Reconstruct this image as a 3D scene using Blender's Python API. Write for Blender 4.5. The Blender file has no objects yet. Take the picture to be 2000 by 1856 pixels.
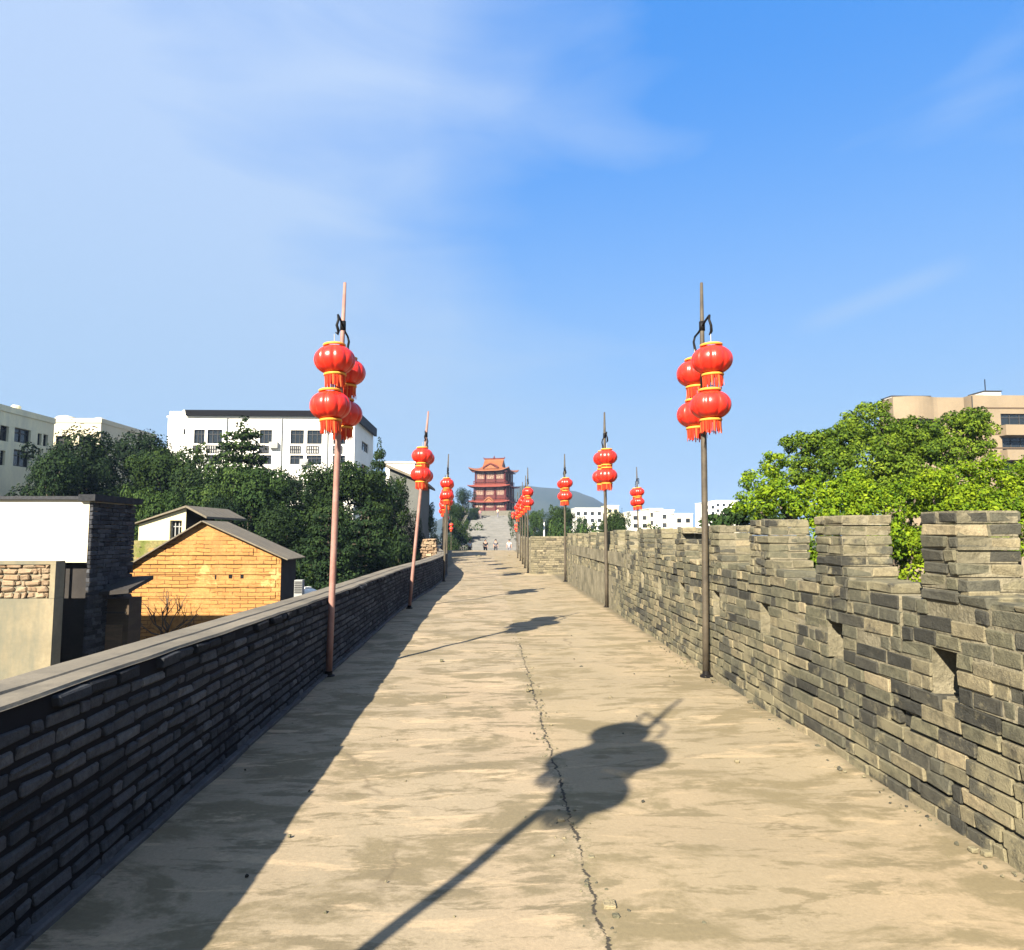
import bpy, math, random
import numpy as np
from mathutils import Vector, Matrix
random.seed(7); RNG = np.random.default_rng(11)
R = math.radians
S = bpy.context.scene
COL = S.collection

# ------------------------------------------------------------------ camera
FPX, CX, CY = 1350.0, 1000.0, 928.0          # focal length and centre in photo pixels (2000 x 1856)
EYE = Vector((0, 0, 1.6)); YAW, PIT = R(2.0713), R(4.8269)
cd = bpy.data.cameras.new('camera'); cam = bpy.data.objects.new('camera', cd); COL.objects.link(cam)
cd.sensor_fit = 'HORIZONTAL'; cd.sensor_width = 36; cd.lens = 36 * FPX / 2000
cd.clip_start = 0.05; cd.clip_end = 6000
cam.location = EYE; cam.rotation_euler = (R(90) + PIT, 0, -YAW)
S.camera = cam
# ------------------------------------------------------------------ world
SUN_EL, SUN_AZ = R(32.5), R(210)             # azimuth of the sun seen from above, clockwise from +Y
W = bpy.data.worlds.new('World'); S.world = W; W.use_nodes = True
nt = W.node_tree; nt.nodes.clear()
def N(t, ty, **kw):
    n = t.nodes.new(ty)
    for k, v in kw.items():
        if k in n.inputs.keys() if isinstance(k, str) else False: n.inputs[k].default_value = v
        else: setattr(n, k, v)
    return n
out = N(nt, 'ShaderNodeOutputWorld'); bg = N(nt, 'ShaderNodeBackground')
sky = N(nt, 'ShaderNodeTexSky'); sky.sky_type = 'NISHITA'; sky.sun_disc = False
sky.sun_elevation = SUN_EL; sky.sun_rotation = SUN_AZ; sky.altitude = 0; sky.air_density = 1.0; sky.dust_density = 0.3; sky.ozone_density = 2.5
SKY_STR = 0.065
bg.inputs['Strength'].default_value = SKY_STR
tc = N(nt, 'ShaderNodeTexCoord')
# soft thin cloud, thicker high on the left, deep clear blue on the upper right
mp = N(nt, 'ShaderNodeMapping'); mp.inputs['Scale'].default_value = (1.0, 1.0, 1.5); mp.inputs['Rotation'].default_value = (R(12), R(28), 0)
nz = N(nt, 'ShaderNodeTexNoise'); nz.inputs['Scale'].default_value = 2.1; nz.inputs['Detail'].default_value = 3; nz.inputs['Roughness'].default_value = .42; nz.inputs['Distortion'].default_value = .35
nt.links.new(tc.outputs['Generated'], mp.inputs[0]); nt.links.new(mp.outputs[0], nz.inputs['Vector'])
def dotdir(v):
    d = N(nt, 'ShaderNodeVectorMath', operation='DOT_PRODUCT'); d.inputs[1].default_value = v
    nt.links.new(tc.outputs['Generated'], d.inputs[0]); return d.outputs['Value']
def wm(op, a, b, c=None, clamp=False):
    m = N(nt, 'ShaderNodeMath', operation=op); m.use_clamp = clamp
    for i, q in enumerate((a, b, c)):
        if q is None: continue
        if isinstance(q, (int, float)): m.inputs[i].default_value = q
        else: nt.links.new(q, m.inputs[i])
    return m.outputs[0]
deep = N(nt, 'ShaderNodeMapRange'); deep.interpolation_type = 'SMOOTHSTEP'; deep.inputs[1].default_value = .86; deep.inputs[2].default_value = .99
nt.links.new(dotdir((0.36, 0.83, 0.50)), deep.inputs[0])            # the clear opening in the thin cloud
deep2 = N(nt, 'ShaderNodeMapRange'); deep2.interpolation_type = 'SMOOTHSTEP'; deep2.inputs[1].default_value = .90; deep2.inputs[2].default_value = .995
nt.links.new(dotdir((-0.04, 0.82, 0.60)), deep2.inputs[0])
opening = wm('MAXIMUM', deep.outputs[0], wm('MULTIPLY', deep2.outputs[0], .6))
left = N(nt, 'ShaderNodeMapRange'); left.interpolation_type = 'SMOOTHSTEP'; left.inputs[1].default_value = .78; left.inputs[2].default_value = .99
nt.links.new(dotdir((-0.50, 0.68, 0.53)), left.inputs[0])
mp2 = N(nt, 'ShaderNodeMapping'); mp2.inputs['Scale'].default_value = (1.2, 1.0, 4.2); mp2.inputs['Rotation'].default_value = (R(8), R(24), 0)
nz2 = N(nt, 'ShaderNodeTexNoise'); nz2.inputs['Scale'].default_value = 2.6; nz2.inputs['Detail'].default_value = 7; nz2.inputs['Roughness'].default_value = .5; nz2.inputs['Distortion'].default_value = .5
nt.links.new(tc.outputs['Generated'], mp2.inputs[0]); nt.links.new(mp2.outputs[0], nz2.inputs['Vector'])
cl = wm('MULTIPLY_ADD', nz.outputs['Fac'], 1.7, -.30)
cl = wm('MULTIPLY_ADD', nz2.outputs['Fac'], 1.15, wm('SUBTRACT', cl, .56))
cl = wm('MULTIPLY_ADD', opening, -.85, cl)
cl = wm('MULTIPLY_ADD', left.outputs[0], .55, wm('ADD', cl, .26), clamp=True)
from mathutils import Vector as _V, Matrix as _M
_q = _M.Rotation(-YAW, 3, 'Z') @ _M.Rotation(R(90) + PIT, 3, 'X')
wa_, wb_ = [(_q @ _V(((x - CX) / FPX, (CY - y) / FPX, -1))).normalized() for x, y in ((1835, 535), (1540, 650))]
wn_ = wa_.cross(wb_).normalized(); wmid = ((wa_ * .62 + wb_ * .38)).normalized()      # one thin streak of cirrus at right
s1 = N(nt, 'ShaderNodeMapRange'); s1.interpolation_type = 'SMOOTHSTEP'; s1.inputs[1].default_value = .022; s1.inputs[2].default_value = 0; nt.links.new(wm('ABSOLUTE', dotdir(tuple(wn_)), 0), s1.inputs[0])
s2 = N(nt, 'ShaderNodeMapRange'); s2.interpolation_type = 'SMOOTHSTEP'; s2.inputs[1].default_value = .9935; s2.inputs[2].default_value = .9995; nt.links.new(dotdir(tuple(wmid)), s2.inputs[0])
cl = wm('ADD', cl, wm('MULTIPLY', wm('MULTIPLY', s1.outputs[0], s2.outputs[0]), .40), clamp=True)
cmix = N(nt, 'ShaderNodeMix', data_type='RGBA')
cmix.inputs[7].default_value = (2.25, 2.85, 3.8, 1)
tint = N(nt, 'ShaderNodeMix', data_type='RGBA', blend_type='MULTIPLY'); tint.inputs[0].default_value = 1; tint.inputs[7].default_value = (.70, 1.0, 1.15, 1)
nt.links.new(sky.outputs[0], tint.inputs[6])
base_ = N(nt, 'ShaderNodeMix', data_type='RGBA'); base_.inputs[0].default_value = .78; base_.inputs[7].default_value = (.22, 1.22, 3.6, 1)
nt.links.new(tint.outputs[2], base_.inputs[6])
nt.links.new(base_.outputs[2], cmix.inputs[6]); nt.links.new(wm('MULTIPLY', cl, 0.85), cmix.inputs[0])
sepz = N(nt, 'ShaderNodeSeparateXYZ'); nt.links.new(tc.outputs['Generated'], sepz.inputs[0])
mr = N(nt, 'ShaderNodeMapRange'); mr.interpolation_type = 'SMOOTHSTEP'; mr.inputs[1].default_value = 0.64; mr.inputs[2].default_value = -0.05; mr.inputs[3].default_value = 0; mr.inputs[4].default_value = 1; nt.links.new(sepz.outputs['Z'], mr.inputs[0])
hmix = N(nt, 'ShaderNodeMix', data_type='RGBA'); hmix.inputs[7].default_value = (1.55, 2.32, 3.2, 1)
nt.links.new(mr.outputs[0], hmix.inputs[0]); nt.links.new(cmix.outputs[2], hmix.inputs[6])
nt.links.new(hmix.outputs[2], bg.inputs[0]); nt.links.new(bg.outputs[0], out.inputs[0])
# ------------------------------------------------------------------ sun
sd = bpy.data.lights.new('sun', 'SUN'); sd.energy = 5.0; sd.angle = R(0.55); sd.color = (1.0, 0.90, 0.74)
so = bpy.data.objects.new('sun', sd); COL.objects.link(so)
to_sun = Vector((math.sin(SUN_AZ) * math.cos(SUN_EL), math.cos(SUN_AZ) * math.cos(SUN_EL), math.sin(SUN_EL)))
so.rotation_euler = to_sun.to_track_quat('Z', 'Y').to_euler(); so.location = to_sun * 50
# ------------------------------------------------------------------ exposure
S.view_settings.view_transform = 'Standard'; S.view_settings.look = 'None'
S.view_settings.exposure = 2.0; S.view_settings.gamma = 1
S.render.engine = 'CYCLES'
S.cycles.max_bounces = 6; S.cycles.transparent_max_bounces = 6

# ------------------------------------------------------------------ helpers
_r = Matrix.Rotation(-YAW, 3, 'Z') @ Matrix.Rotation(R(90) + PIT, 3, 'X')
def ray(px, py): return _r @ Vector(((px - CX) / FPX, (CY - py) / FPX, -1))
def at(px, py, Y):                            # survey helper: where a photo point stands at distance Y
    px *= 1.0045; py *= 1.0045
    d = ray(px, py); return EYE + d * (Y / d.y)

def tag(o, label=None, cat=None, group=None, kind=None):
    if label: o['label'] = label
    if cat: o['category'] = cat
    if group: o['group'] = group
    if kind: o['kind'] = kind
    return o
def thing(name, label, cat, loc=(0, 0, 0), rz=0, group=None):
    o = bpy.data.objects.new(name, None); COL.objects.link(o)
    o.location = loc; o.rotation_euler = (0, 0, rz); o.empty_display_size = .2
    return tag(o, label, cat, group)

class MB:
    def __init__(s): s.v = []; s.f = []; s.t = []
    def add(s, vs, fs, tone=None):
        n = len(s.v); s.v += [tuple(p) for p in vs]
        tt = random.random() if tone is None else tone
        for f in fs: s.f.append(tuple(n + i for i in f)); s.t.append(tt)
    def box(s, a, b, tone=None, M=None):
        x0, y0, z0 = a; x1, y1, z1 = b
        vs = [(x0,y0,z0),(x1,y0,z0),(x1,y1,z0),(x0,y1,z0),(x0,y0,z1),(x1,y0,z1),(x1,y1,z1),(x0,y1,z1)]
        if M: vs = [M @ Vector(p) for p in vs]
        s.add(vs, [(0,3,2,1),(4,5,6,7),(0,1,5,4),(1,2,6,5),(2,3,7,6),(3,0,4,7)], tone)
    def hexa(s, vs, tone=None):               # 8 points, bottom ring then top ring, counter-clockwise from above
        s.add(vs, [(0,3,2,1),(4,5,6,7),(0,1,5,4),(1,2,6,5),(2,3,7,6),(3,0,4,7)], tone)
    def tube(s, pts, rad, n=10, cap=True, tone=None):
        pts = [Vector(p) for p in pts]; rad = rad if isinstance(rad, (list, tuple)) else [rad] * len(pts)
        vs = []; u = None
        for i, p in enumerate(pts):
            d = (pts[min(i + 1, len(pts) - 1)] - pts[max(i - 1, 0)]).normalized()
            if u is None: u = d.orthogonal().normalized()
            else: u = (u - d * u.dot(d)).normalized()
            w = d.cross(u)
            for k in range(n):
                a = 2 * math.pi * k / n; vs.append(p + (u * math.cos(a) + w * math.sin(a)) * rad[i])
        fs = [(i*n+k, i*n+(k+1) % n, (i+1)*n+(k+1) % n, (i+1)*n+k) for i in range(len(pts)-1) for k in range(n)]
        if cap: fs += [tuple(reversed(range(n))), tuple(range((len(pts)-1)*n, len(pts)*n))]
        s.add(vs, fs, tone)
    def lathe(s, prof, n=20, c=(0, 0, 0), lobes=0, depth=0, tone=None, capb=False, capt=False):
        vs = []
        for r, z in prof:
            for k in range(n):
                a = 2 * math.pi * k / n; q = r
                if lobes: q = r * (1 - depth * (1 - abs(math.sin(a * lobes / 2))) ** 3)
                vs.append((c[0] + q * math.cos(a), c[1] + q * math.sin(a), c[2] + z))
        m = len(prof)
        fs = [(i*n+k, i*n+(k+1) % n, (i+1)*n+(k+1) % n, (i+1)*n+k) for i in range(m-1) for k in range(n)]
        if capb: fs.append(tuple(reversed(range(n))))
        if capt: fs.append(tuple(range((m-1)*n, m*n)))
        s.add(vs, fs, tone)
    def build(s, name, m, parent=None, smooth=False):
        me = bpy.data.meshes.new(name); me.from_pydata(s.v, [], s.f)
        at_ = me.attributes.new('tone', 'FLOAT', 'FACE'); at_.data.foreach_set('value', s.t)
        if smooth:
            me.polygons.foreach_set('use_smooth', [True] * len(me.polygons))
        me.materials.append(m); me.update()
        o = bpy.data.objects.new(name, me); COL.objects.link(o)
        if parent: o.parent = parent
        return o

def np_mesh(name, V, F, tone, m, parent=None, smooth=False):
    """V (n,3); F list of (k,m) index arrays; tone list of matching arrays"""
    me = bpy.data.meshes.new(name); me.vertices.add(len(V)); me.vertices.foreach_set('co', V.astype(np.float32).ravel())
    tot = sum(f.size for f in F); np_ = sum(len(f) for f in F)
    me.loops.add(tot); me.loops.foreach_set('vertex_index', np.concatenate([f.ravel() for f in F]).astype(np.int32))
    sizes = np.concatenate([np.full(len(f), f.shape[1]) for f in F])
    me.polygons.add(np_); me.polygons.foreach_set('loop_start', np.concatenate([[0], np.cumsum(sizes)[:-1]]).astype(np.int32))
    me.update(calc_edges=True)
    a = me.attributes.new('tone', 'FLOAT', 'FACE'); a.data.foreach_set('value', np.concatenate(tone).astype(np.float32))
    me.polygons.foreach_set('use_smooth', np.full(np_, smooth))
    me.materials.append(m); me.validate(); me.update()
    o = bpy.data.objects.new(name, me); COL.objects.link(o)
    if parent: o.parent = parent
    return o

# ------------------------------------------------------------------ materials
def mat(name):
    m = bpy.data.materials.new(name); m.use_nodes = True; t = m.node_tree; t.nodes.clear()
    o = N(t, 'ShaderNodeOutputMaterial'); b = N(t, 'ShaderNodeBsdfPrincipled'); t.links.new(b.outputs[0], o.inputs[0])
    b.inputs['Roughness'].default_value = .85; b.inputs['Specular IOR Level'].default_value = .25
    return m, t, b
def noise(t, scale, detail=4, rough=.6, stretch=None, coord='Object', rot=None, dist=0):
    c = N(t, 'ShaderNodeTexCoord'); n = N(t, 'ShaderNodeTexNoise')
    n.inputs['Scale'].default_value = scale; n.inputs['Detail'].default_value = detail; n.inputs['Roughness'].default_value = rough; n.inputs['Distortion'].default_value = dist
    if stretch:
        p = N(t, 'ShaderNodeMapping'); p.inputs['Scale'].default_value = stretch
        if rot: p.inputs['Rotation'].default_value = rot
        t.links.new(c.outputs[coord], p.inputs[0]); t.links.new(p.outputs[0], n.inputs['Vector'])
    else: t.links.new(c.outputs[coord], n.inputs['Vector'])
    return n.outputs['Fac']
def ramp(t, fac, stops, interp='LINEAR'):
    r = N(t, 'ShaderNodeValToRGB'); e = r.color_ramp.elements; r.color_ramp.interpolation = interp
    while len(e) < len(stops): e.new(0.5)
    for i, (p, c) in enumerate(stops):
        e[i].position = p; e[i].color = tuple(c) + (1,) if len(c) == 3 else c
    t.links.new(fac, r.inputs[0]); return r.outputs[0]
def mix(t, f, a, b, mode='MIX'):
    m = N(t, 'ShaderNodeMix', data_type='RGBA', blend_type=mode)
    for i, q in ((0, f), (6, a), (7, b)):
        if isinstance(q, (int, float)): m.inputs[i].default_value = q
        elif isinstance(q, tuple): m.inputs[i].default_value = q + (1,)
        else: t.links.new(q, m.inputs[i])
    return m.outputs[2]
def bump(t, b, h, strength=.4, dist=.01):
    n = N(t, 'ShaderNodeBump'); n.inputs['Strength'].default_value = strength; n.inputs['Distance'].default_value = dist
    t.links.new(h, n.inputs['Height']); t.links.new(n.outputs[0], b.inputs['Normal'])
def attr(t, name='tone'):
    a = N(t, 'ShaderNodeAttribute'); a.attribute_name = name; return a.outputs['Fac']
def msk(t, fac, lo, hi):
    return ramp(t, fac, [(lo, (0, 0, 0)), (hi, (1, 1, 1))])

def worn(name, c1, c2, scale=3, rough=.85, stain=None, bs=.3, bd=.01, lo=.35, hi=.65, stretch=None, fine=.25):
    """painted, plastered or plain surface with wear in its own colour"""
    m, t, b = mat(name)
    f = noise(t, scale, 6, .65, stretch)
    c = mix(t, msk(t, f, lo, hi), c1, c2)
    g = noise(t, scale * 14, 4, .7)
    c = mix(t, fine, c, ramp(t, g, [(.3, (.35, .35, .35)), (.7, (1.0, 1.0, 1.0))]), 'MULTIPLY')
    if stain:
        s = noise(t, scale * .6, 5, .7, (1.3, 1.3, .35)); c = mix(t, msk(t, s, .46, .62), c, stain)
    t.links.new(c, b.inputs['Base Color']); b.inputs['Roughness'].default_value = rough
    bump(t, b, g, bs, bd); return m
def plain(name, c, rough=.6, metal=0, spec=.1):
    m, t, b = mat(name); g = noise(t, 40, 3); cc = mix(t, .25, c, ramp(t, g, [(.3, (.5, .5, .5)), (.7, (1, 1, 1))]), 'MULTIPLY')
    t.links.new(cc, b.inputs['Base Color']); b.inputs['Roughness'].default_value = rough; b.inputs['Metallic'].default_value = metal; b.inputs['Specular IOR Level'].default_value = spec
    return m

M = {}
# rampart bricks of the battlement: grey, olive, buff units, dirt and lichen smears
def brick_mat(name, stops, smear, smear_amt=(.5, .68), dark=(.05, .05, .045), dk=(.56, .7), smear_scale=1.6, far=False):
    m, t, b = mat(name)
    c = ramp(t, attr(t), stops)
    g = noise(t, 17, 8, .8); g2 = noise(t, 90, 3, .7)
    c = mix(t, .75, c, ramp(t, g, [(.30, (.30, .30, .29)), (.5, (.88, .88, .86)), (.68, (1.4, 1.36, 1.22))]), 'MULTIPLY')
    s = noise(t, smear_scale, 7, .72)
    if far:                                    # old lime wash survives on the farther stretch
        cc = N(t, 'ShaderNodeTexCoord'); sx = N(t, 'ShaderNodeSeparateXYZ'); t.links.new(cc.outputs['Object'], sx.inputs[0])
        q = N(t, 'ShaderNodeMapRange'); q.inputs[1].default_value = 7; q.inputs[2].default_value = 20; q.inputs[3].default_value = 0; q.inputs[4].default_value = .06; t.links.new(sx.outputs['Y'], q.inputs[0])
        z_ = N(t, 'ShaderNodeMapRange'); z_.inputs[1].default_value = 1.5; z_.inputs[2].default_value = .2; z_.inputs[3].default_value = -.02; z_.inputs[4].default_value = .02; t.links.new(sx.outputs['Z'], z_.inputs[0])
        aa = N(t, 'ShaderNodeMath', operation='ADD'); t.links.new(s, aa.inputs[0]); t.links.new(q.outputs[0], aa.inputs[1])
        ab = N(t, 'ShaderNodeMath', operation='ADD'); t.links.new(aa.outputs[0], ab.inputs[0]); t.links.new(z_.outputs[0], ab.inputs[1]); s = ab.outputs[0]
    c = mix(t, msk(t, s, *smear_amt), c, smear)
    d = noise(t, 3.3, 6, .7, dist=.6)
    c = mix(t, msk(t, d, *dk), c, dark)
    t.links.new(c, b.inputs['Base Color']); b.inputs['Roughness'].default_value = .92; b.inputs['Specular IOR Level'].default_value = .15
    h = N(t, 'ShaderNodeMath', operation='ADD'); t.links.new(g, h.inputs[0]); t.links.new(g2, h.inputs[1])
    bump(t, b, h.outputs[0], .75, .012); return m
M['bat'] = brick_mat('battlement_brick', [(0, (.06, .06, .052)), (.12, (.09, .087, .072)), (.3, (.125, .122, .095)), (.52, (.18, .172, .115)), (.72, (.25, .22, .145)), (.88, (.32, .275, .175)), (1, (.40, .335, .215))], (.27, .24, .15), (.53, .60), far=True)
M['batp'] = brick_mat('pale_battlement_brick', [(0, (.10, .09, .07)), (.4, (.24, .21, .14)), (1, (.4, .34, .23))], (.22, .195, .125), (.45, .58), smear_scale=1.6)
M['batm'] = worn('old_lime_mortar', (.42, .37, .25), (.17, .155, .10), 2.5, bs=.8, bd=.02, fine=.6)
M['par'] = brick_mat('parapet_brick', [(0, (.025, .028, .034)), (.3, (.065, .072, .085)), (.7, (.11, .115, .13)), (1, (.17, .175, .185))], (.02, .022, .032), (.56, .64), dk=(.62, .75), smear_scale=1.2)
M['parm'] = plain('black_mortar', (.012, .013, .017), .95)
M['coping'] = worn('coping_plaster', (.235, .205, .155), (.165, .146, .112), 2.2, stain=(.125, .112, .088), bs=.35, bd=.008, stretch=(1, .35, 1))
M['strip'] = worn('kerb_plaster', (.1, .1, .105), (.06, .06, .065), 5)
M['body'] = brick_mat('rampart_body', [(0, (.15, .14, .12)), (1, (.24, .22, .18))], (.2, .19, .14))

# concrete deck: broad warm blotches, darker worn film, a long joint, cross cracks
def deck_mat():
    m, t, b = mat('deck_concrete')
    c0 = mix(t, msk(t, noise(t, .9, 6, .62, (1, .8, 1)), .35, .65), (.350, .286, .192), (.288, .238, .160))
    pk = noise(t, .5, 3, .5, (1, .5, 1)); c0 = mix(t, msk(t, pk, .45, .62), c0, (.365, .285, .188))
    film = noise(t, 1.5, 9, .66, (.75, 1.3, 1), dist=.4)
    c0 = mix(t, msk(t, film, .50, .57), c0, (.205, .168, .102))
    film2 = noise(t, 3.6, 8, .7, (.55, 1.8, 1), dist=.3)
    c0 = mix(t, msk(t, film2, .54, .60), c0, (.195, .160, .10))
    lt = noise(t, 2.6, 8, .7, (.5, 2.0, 1), dist=.4); c0 = mix(t, msk(t, lt, .56, .63), c0, (.43, .335, .215))
    g = noise(t, 45, 6, .8); c0 = mix(t, .45, c0, ramp(t, g, [(.3, (.55, .55, .55)), (.65, (1.08, 1.08, 1.08))]), 'MULTIPLY')
    # the long joint, wandering a little, with chipped edges
    c = N(t, 'ShaderNodeTexCoord'); sp = N(t, 'ShaderNodeSeparateXYZ'); t.links.new(c.outputs['Object'], sp.inputs[0])
    def mth(op, a, bb, cc=None):
        q = N(t, 'ShaderNodeMath', operation=op)
        for i, z in enumerate((a, bb, cc)):
            if z is None: continue
            if isinstance(z, (int, float)): q.inputs[i].default_value = z
            else: t.links.new(z, q.inputs[i])
        return q.outputs[0]
    wob = noise(t, 3.1, 7, .75, (0.0, 1, 0)); wob = mth('MULTIPLY_ADD', wob, .17, -.085)
    dx = mth('ABSOLUTE', mth('ADD', mth('SUBTRACT', sp.outputs['X'], .475), wob), 0)
    wid = mth('MULTIPLY_ADD', noise(t, 7, 5, .85, (.7, 1, 1)), .062, -.0275)
    jm = mth('SUBTRACT', dx, wid)
    jmask = ramp(t, jm, [(0.0, (1, 1, 1)), (.0035, (0, 0, 0))])
    near = mth('LESS_THAN', sp.outputs['Y'], 10.2); jmask2 = mix(t, near, (0, 0, 0), jmask)
    chip = noise(t, 14, 5, .8); cm = mth('GREATER_THAN', chip, .52); ch = mth('LESS_THAN', dx, mth('MULTIPLY_ADD', noise(t, 2.3, 3), .26, -.07))
    chm = mth('MULTIPLY', mth('MULTIPLY', cm, ch), near)
    c0 = mix(t, mth('MULTIPLY', chm, .55), c0, (.17, .15, .09))
    # slab tone differs across the joint
    sl = mth('GREATER_THAN', mth('ADD', mth('SUBTRACT', sp.outputs['X'], .475), wob), 0)
    c0 = mix(t, mth('MULTIPLY', sl, .22), c0, (.25, .2, .1))
    # cross hairline cracks
    v = N(t, 'ShaderNodeTexVoronoi'); v.feature = 'DISTANCE_TO_EDGE'; v.inputs['Scale'].default_value = .55
    vm = N(t, 'ShaderNodeMapping'); vm.inputs['Scale'].default_value = (.5, 1.2, 1)
    wv = N(t, 'ShaderNodeTexNoise'); wv.inputs['Scale'].default_value = 2.5; wv.inputs['Detail'].default_value = 6
    t.links.new(c.outputs['Object'], wv.inputs['Vector']); wa = N(t, 'ShaderNodeVectorMath', operation='MULTIPLY_ADD'); wa.inputs[1].default_value = (.5, .5, 0)
    t.links.new(wv.outputs['Color'], wa.inputs[0]); t.links.new(c.outputs['Object'], wa.inputs[2]); t.links.new(wa.outputs[0], vm.inputs[0]); t.links.new(vm.outputs[0], v.inputs['Vector'])
    hair = ramp(t, v.outputs['Distance'], [(0, (1, 1, 1)), (.006, (0, 0, 0))])
    hm = mix(t, msk(t, noise(t, 1.1, 2), .47, .55), (0, 0, 0), hair)
    c0 = mix(t, mth('MULTIPLY', hm, .55), c0, (.12, .095, .06))
    # grime swept against the foot of both walls
    gr = noise(t, 4, 6, .75); ed = mth('ADD', mth('SUBTRACT', mth('ABSOLUTE', mth('SUBTRACT', sp.outputs['X'], .36), 0), 2.26), mth('MULTIPLY', gr, .35))
    c0 = mix(t, mth('MULTIPLY', msk(t, ed, .0, .16), .75), c0, (.10, .088, .055))
    c0 = mix(t, jmask2, c0, (.05, .044, .034))
    t.links.new(c0, b.inputs['Base Color']); b.inputs['Roughness'].default_value = .9; b.inputs['Specular IOR Level'].default_value = .2
    h = mth('MULTIPLY_ADD', jmask2, -3.0, mth('ADD', g, mth('MULTIPLY', film, 2.5)))
    bump(t, b, h, .4, .008)
    return m
M['deck'] = deck_mat()
M['ramp'] = worn('grey_paving', (.27, .265, .25), (.2, .2, .19), .8, bs=.3)
M['ground'] = worn('earth_and_weeds', (.07, .09, .035), (.16, .13, .08), .3)
M['hill'] = worn('hill_scrub', (.022, .036, .022), (.045, .055, .035), .02)
# ------------------------------------------------------------------ ground, deck, hill
g = MB(); g.add([(-1500, -300, -5), (1500, -300, -5), (1500, 1600, -5), (-1500, 1600, -5)], [(0, 1, 2, 3)]); tag(g.build('ground', M['ground']), kind='structure')

def lerp_tab(tab, y):
    if y <= tab[0][0]: return tab[0][1]
    for (a, va), (b_, vb) in zip(tab, tab[1:]):
        if y <= b_: return va + (vb - va) * (y - a) / (b_ - a)
    return tab[-1][1]
LX = [(-4, -1.82), (15, -1.82), (17.5, -1.74), (20, -1.60), (24, -1.52), (27, -1.55), (30, -1.8), (35, -2.3), (40, -2.7), (66, -4.0)]
RX = [(-4, 2.54), (9, 2.54), (12, 2.6), (16, 2.68), (24, 2.70)]
CREST = 66.0
def deck_edge_r(y):
    if y < 24: return lerp_tab(RX, y) + .1
    if y < 28: return 6.3
    return 1.83 + (y - 28) * .035
def deck():
    ys = list(np.arange(-4, 12, .16)) + list(np.arange(12, 24, .4)) + [24, 24.001, 26, 27.99, 28] + list(np.arange(29, CREST, 1.0)) + [CREST]
    nx = 26; V = []; F = []
    rr = random.Random(3); ph = [rr.random() * 6 for _ in range(8)]
    for y in ys:
        x0 = lerp_tab(LX, y) - .1; x1 = deck_edge_r(y)
        for i in range(nx):
            x = x0 + (x1 - x0) * i / (nx - 1)
            z = .006 * math.sin(2.1 * x + 1.3 * y + ph[0]) + .005 * math.sin(3.7 * y - 1.1 * x + ph[1]) + .004 * math.sin(6.3 * y + 2.0 * x + ph[2])
            V.append((x, y, z))
    for j in range(len(ys) - 1):
        for i in range(nx - 1): a = j * nx + i; F.append((a, a + 1, a + nx + 1, a + nx))
    mb = MB(); mb.add(V, F)
    n = (len(ys) - 1) * nx
    a, b_ = V[n], V[n + nx - 1]
    mb.add([a, b_, (b_[0], b_[1], -.75), (a[0], a[1], -.75)], [(0, 3, 2, 1)])
    return tag(mb.build('walkway', M['deck'], smooth=True), kind='structure')
deck()
def body():
    mb = MB(); ys = [-4, 15, 20, 24, 27, 30, 35, 40, CREST]
    for a, b_ in zip(ys, ys[1:]):
        ra, rb = (3.0, 3.0) if b_ <= 24 else ((6.7, 6.7) if b_ <= 27 else (2.3, 3.6))
        if a == 27: ra, rb = 6.7, 6.7
        mb.hexa([(lerp_tab(LX, a) - .55, a, -5), (ra, a, -5), (rb, b_, -5), (lerp_tab(LX, b_) - .55, b_, -5),
                 (lerp_tab(LX, a) - .42, a, -.06), (ra - .05, a, -.06), (rb - .05, b_, -.06), (lerp_tab(LX, b_) - .42, b_, -.06)])
    mb.box((-4.5, CREST + .02, -5), (4.2, 81, -.78)); mb.hexa([(-4.5, 81, -5), (4.4, 81, -5), (5.2, 126, -5), (-3.4, 126, -5), (-4.5, 81, -.78), (4.4, 81, -.78), (5.2, 126, 4.74), (-3.4, 126, 4.74)])
    mb.box((-5, 126, -5), (7.5, 172, 4.75))
    return tag(mb.build('rampart_terrace', M['body']), kind='structure')
body()
rp = MB(); rp.add([(-4.3, CREST + .02, -.75), (4.0, CREST + .02, -.75), (4.2, 81, -.74), (-4.3, 81, -.74)], [(0, 1, 2, 3)])
NS = 40
for k in range(NS):                          # long shallow steps up to the tower terrace
    y0, y1 = 81 + 45 * k / NS, 81 + 45 * (k + 1) / NS; z0, z1 = -.74 + 5.54 * k / NS, -.74 + 5.54 * (k + 1) / NS; xa, xb = -4.25 + 1.1 * k / NS, 4.2 + .8 * k / NS
    rp.add([(xa, y0, z0), (xb, y0, z0), (xb, y0, z1), (xa, y0, z1), (xb, y1, z1), (xa, y1, z1)], [(0, 1, 2, 3), (3, 2, 4, 5)])
rp.box((-4.8, 126, 4.755), (7.3, 171.8, 4.8)); tag(rp.build('ramp', M['ramp']), kind='structure')

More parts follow.
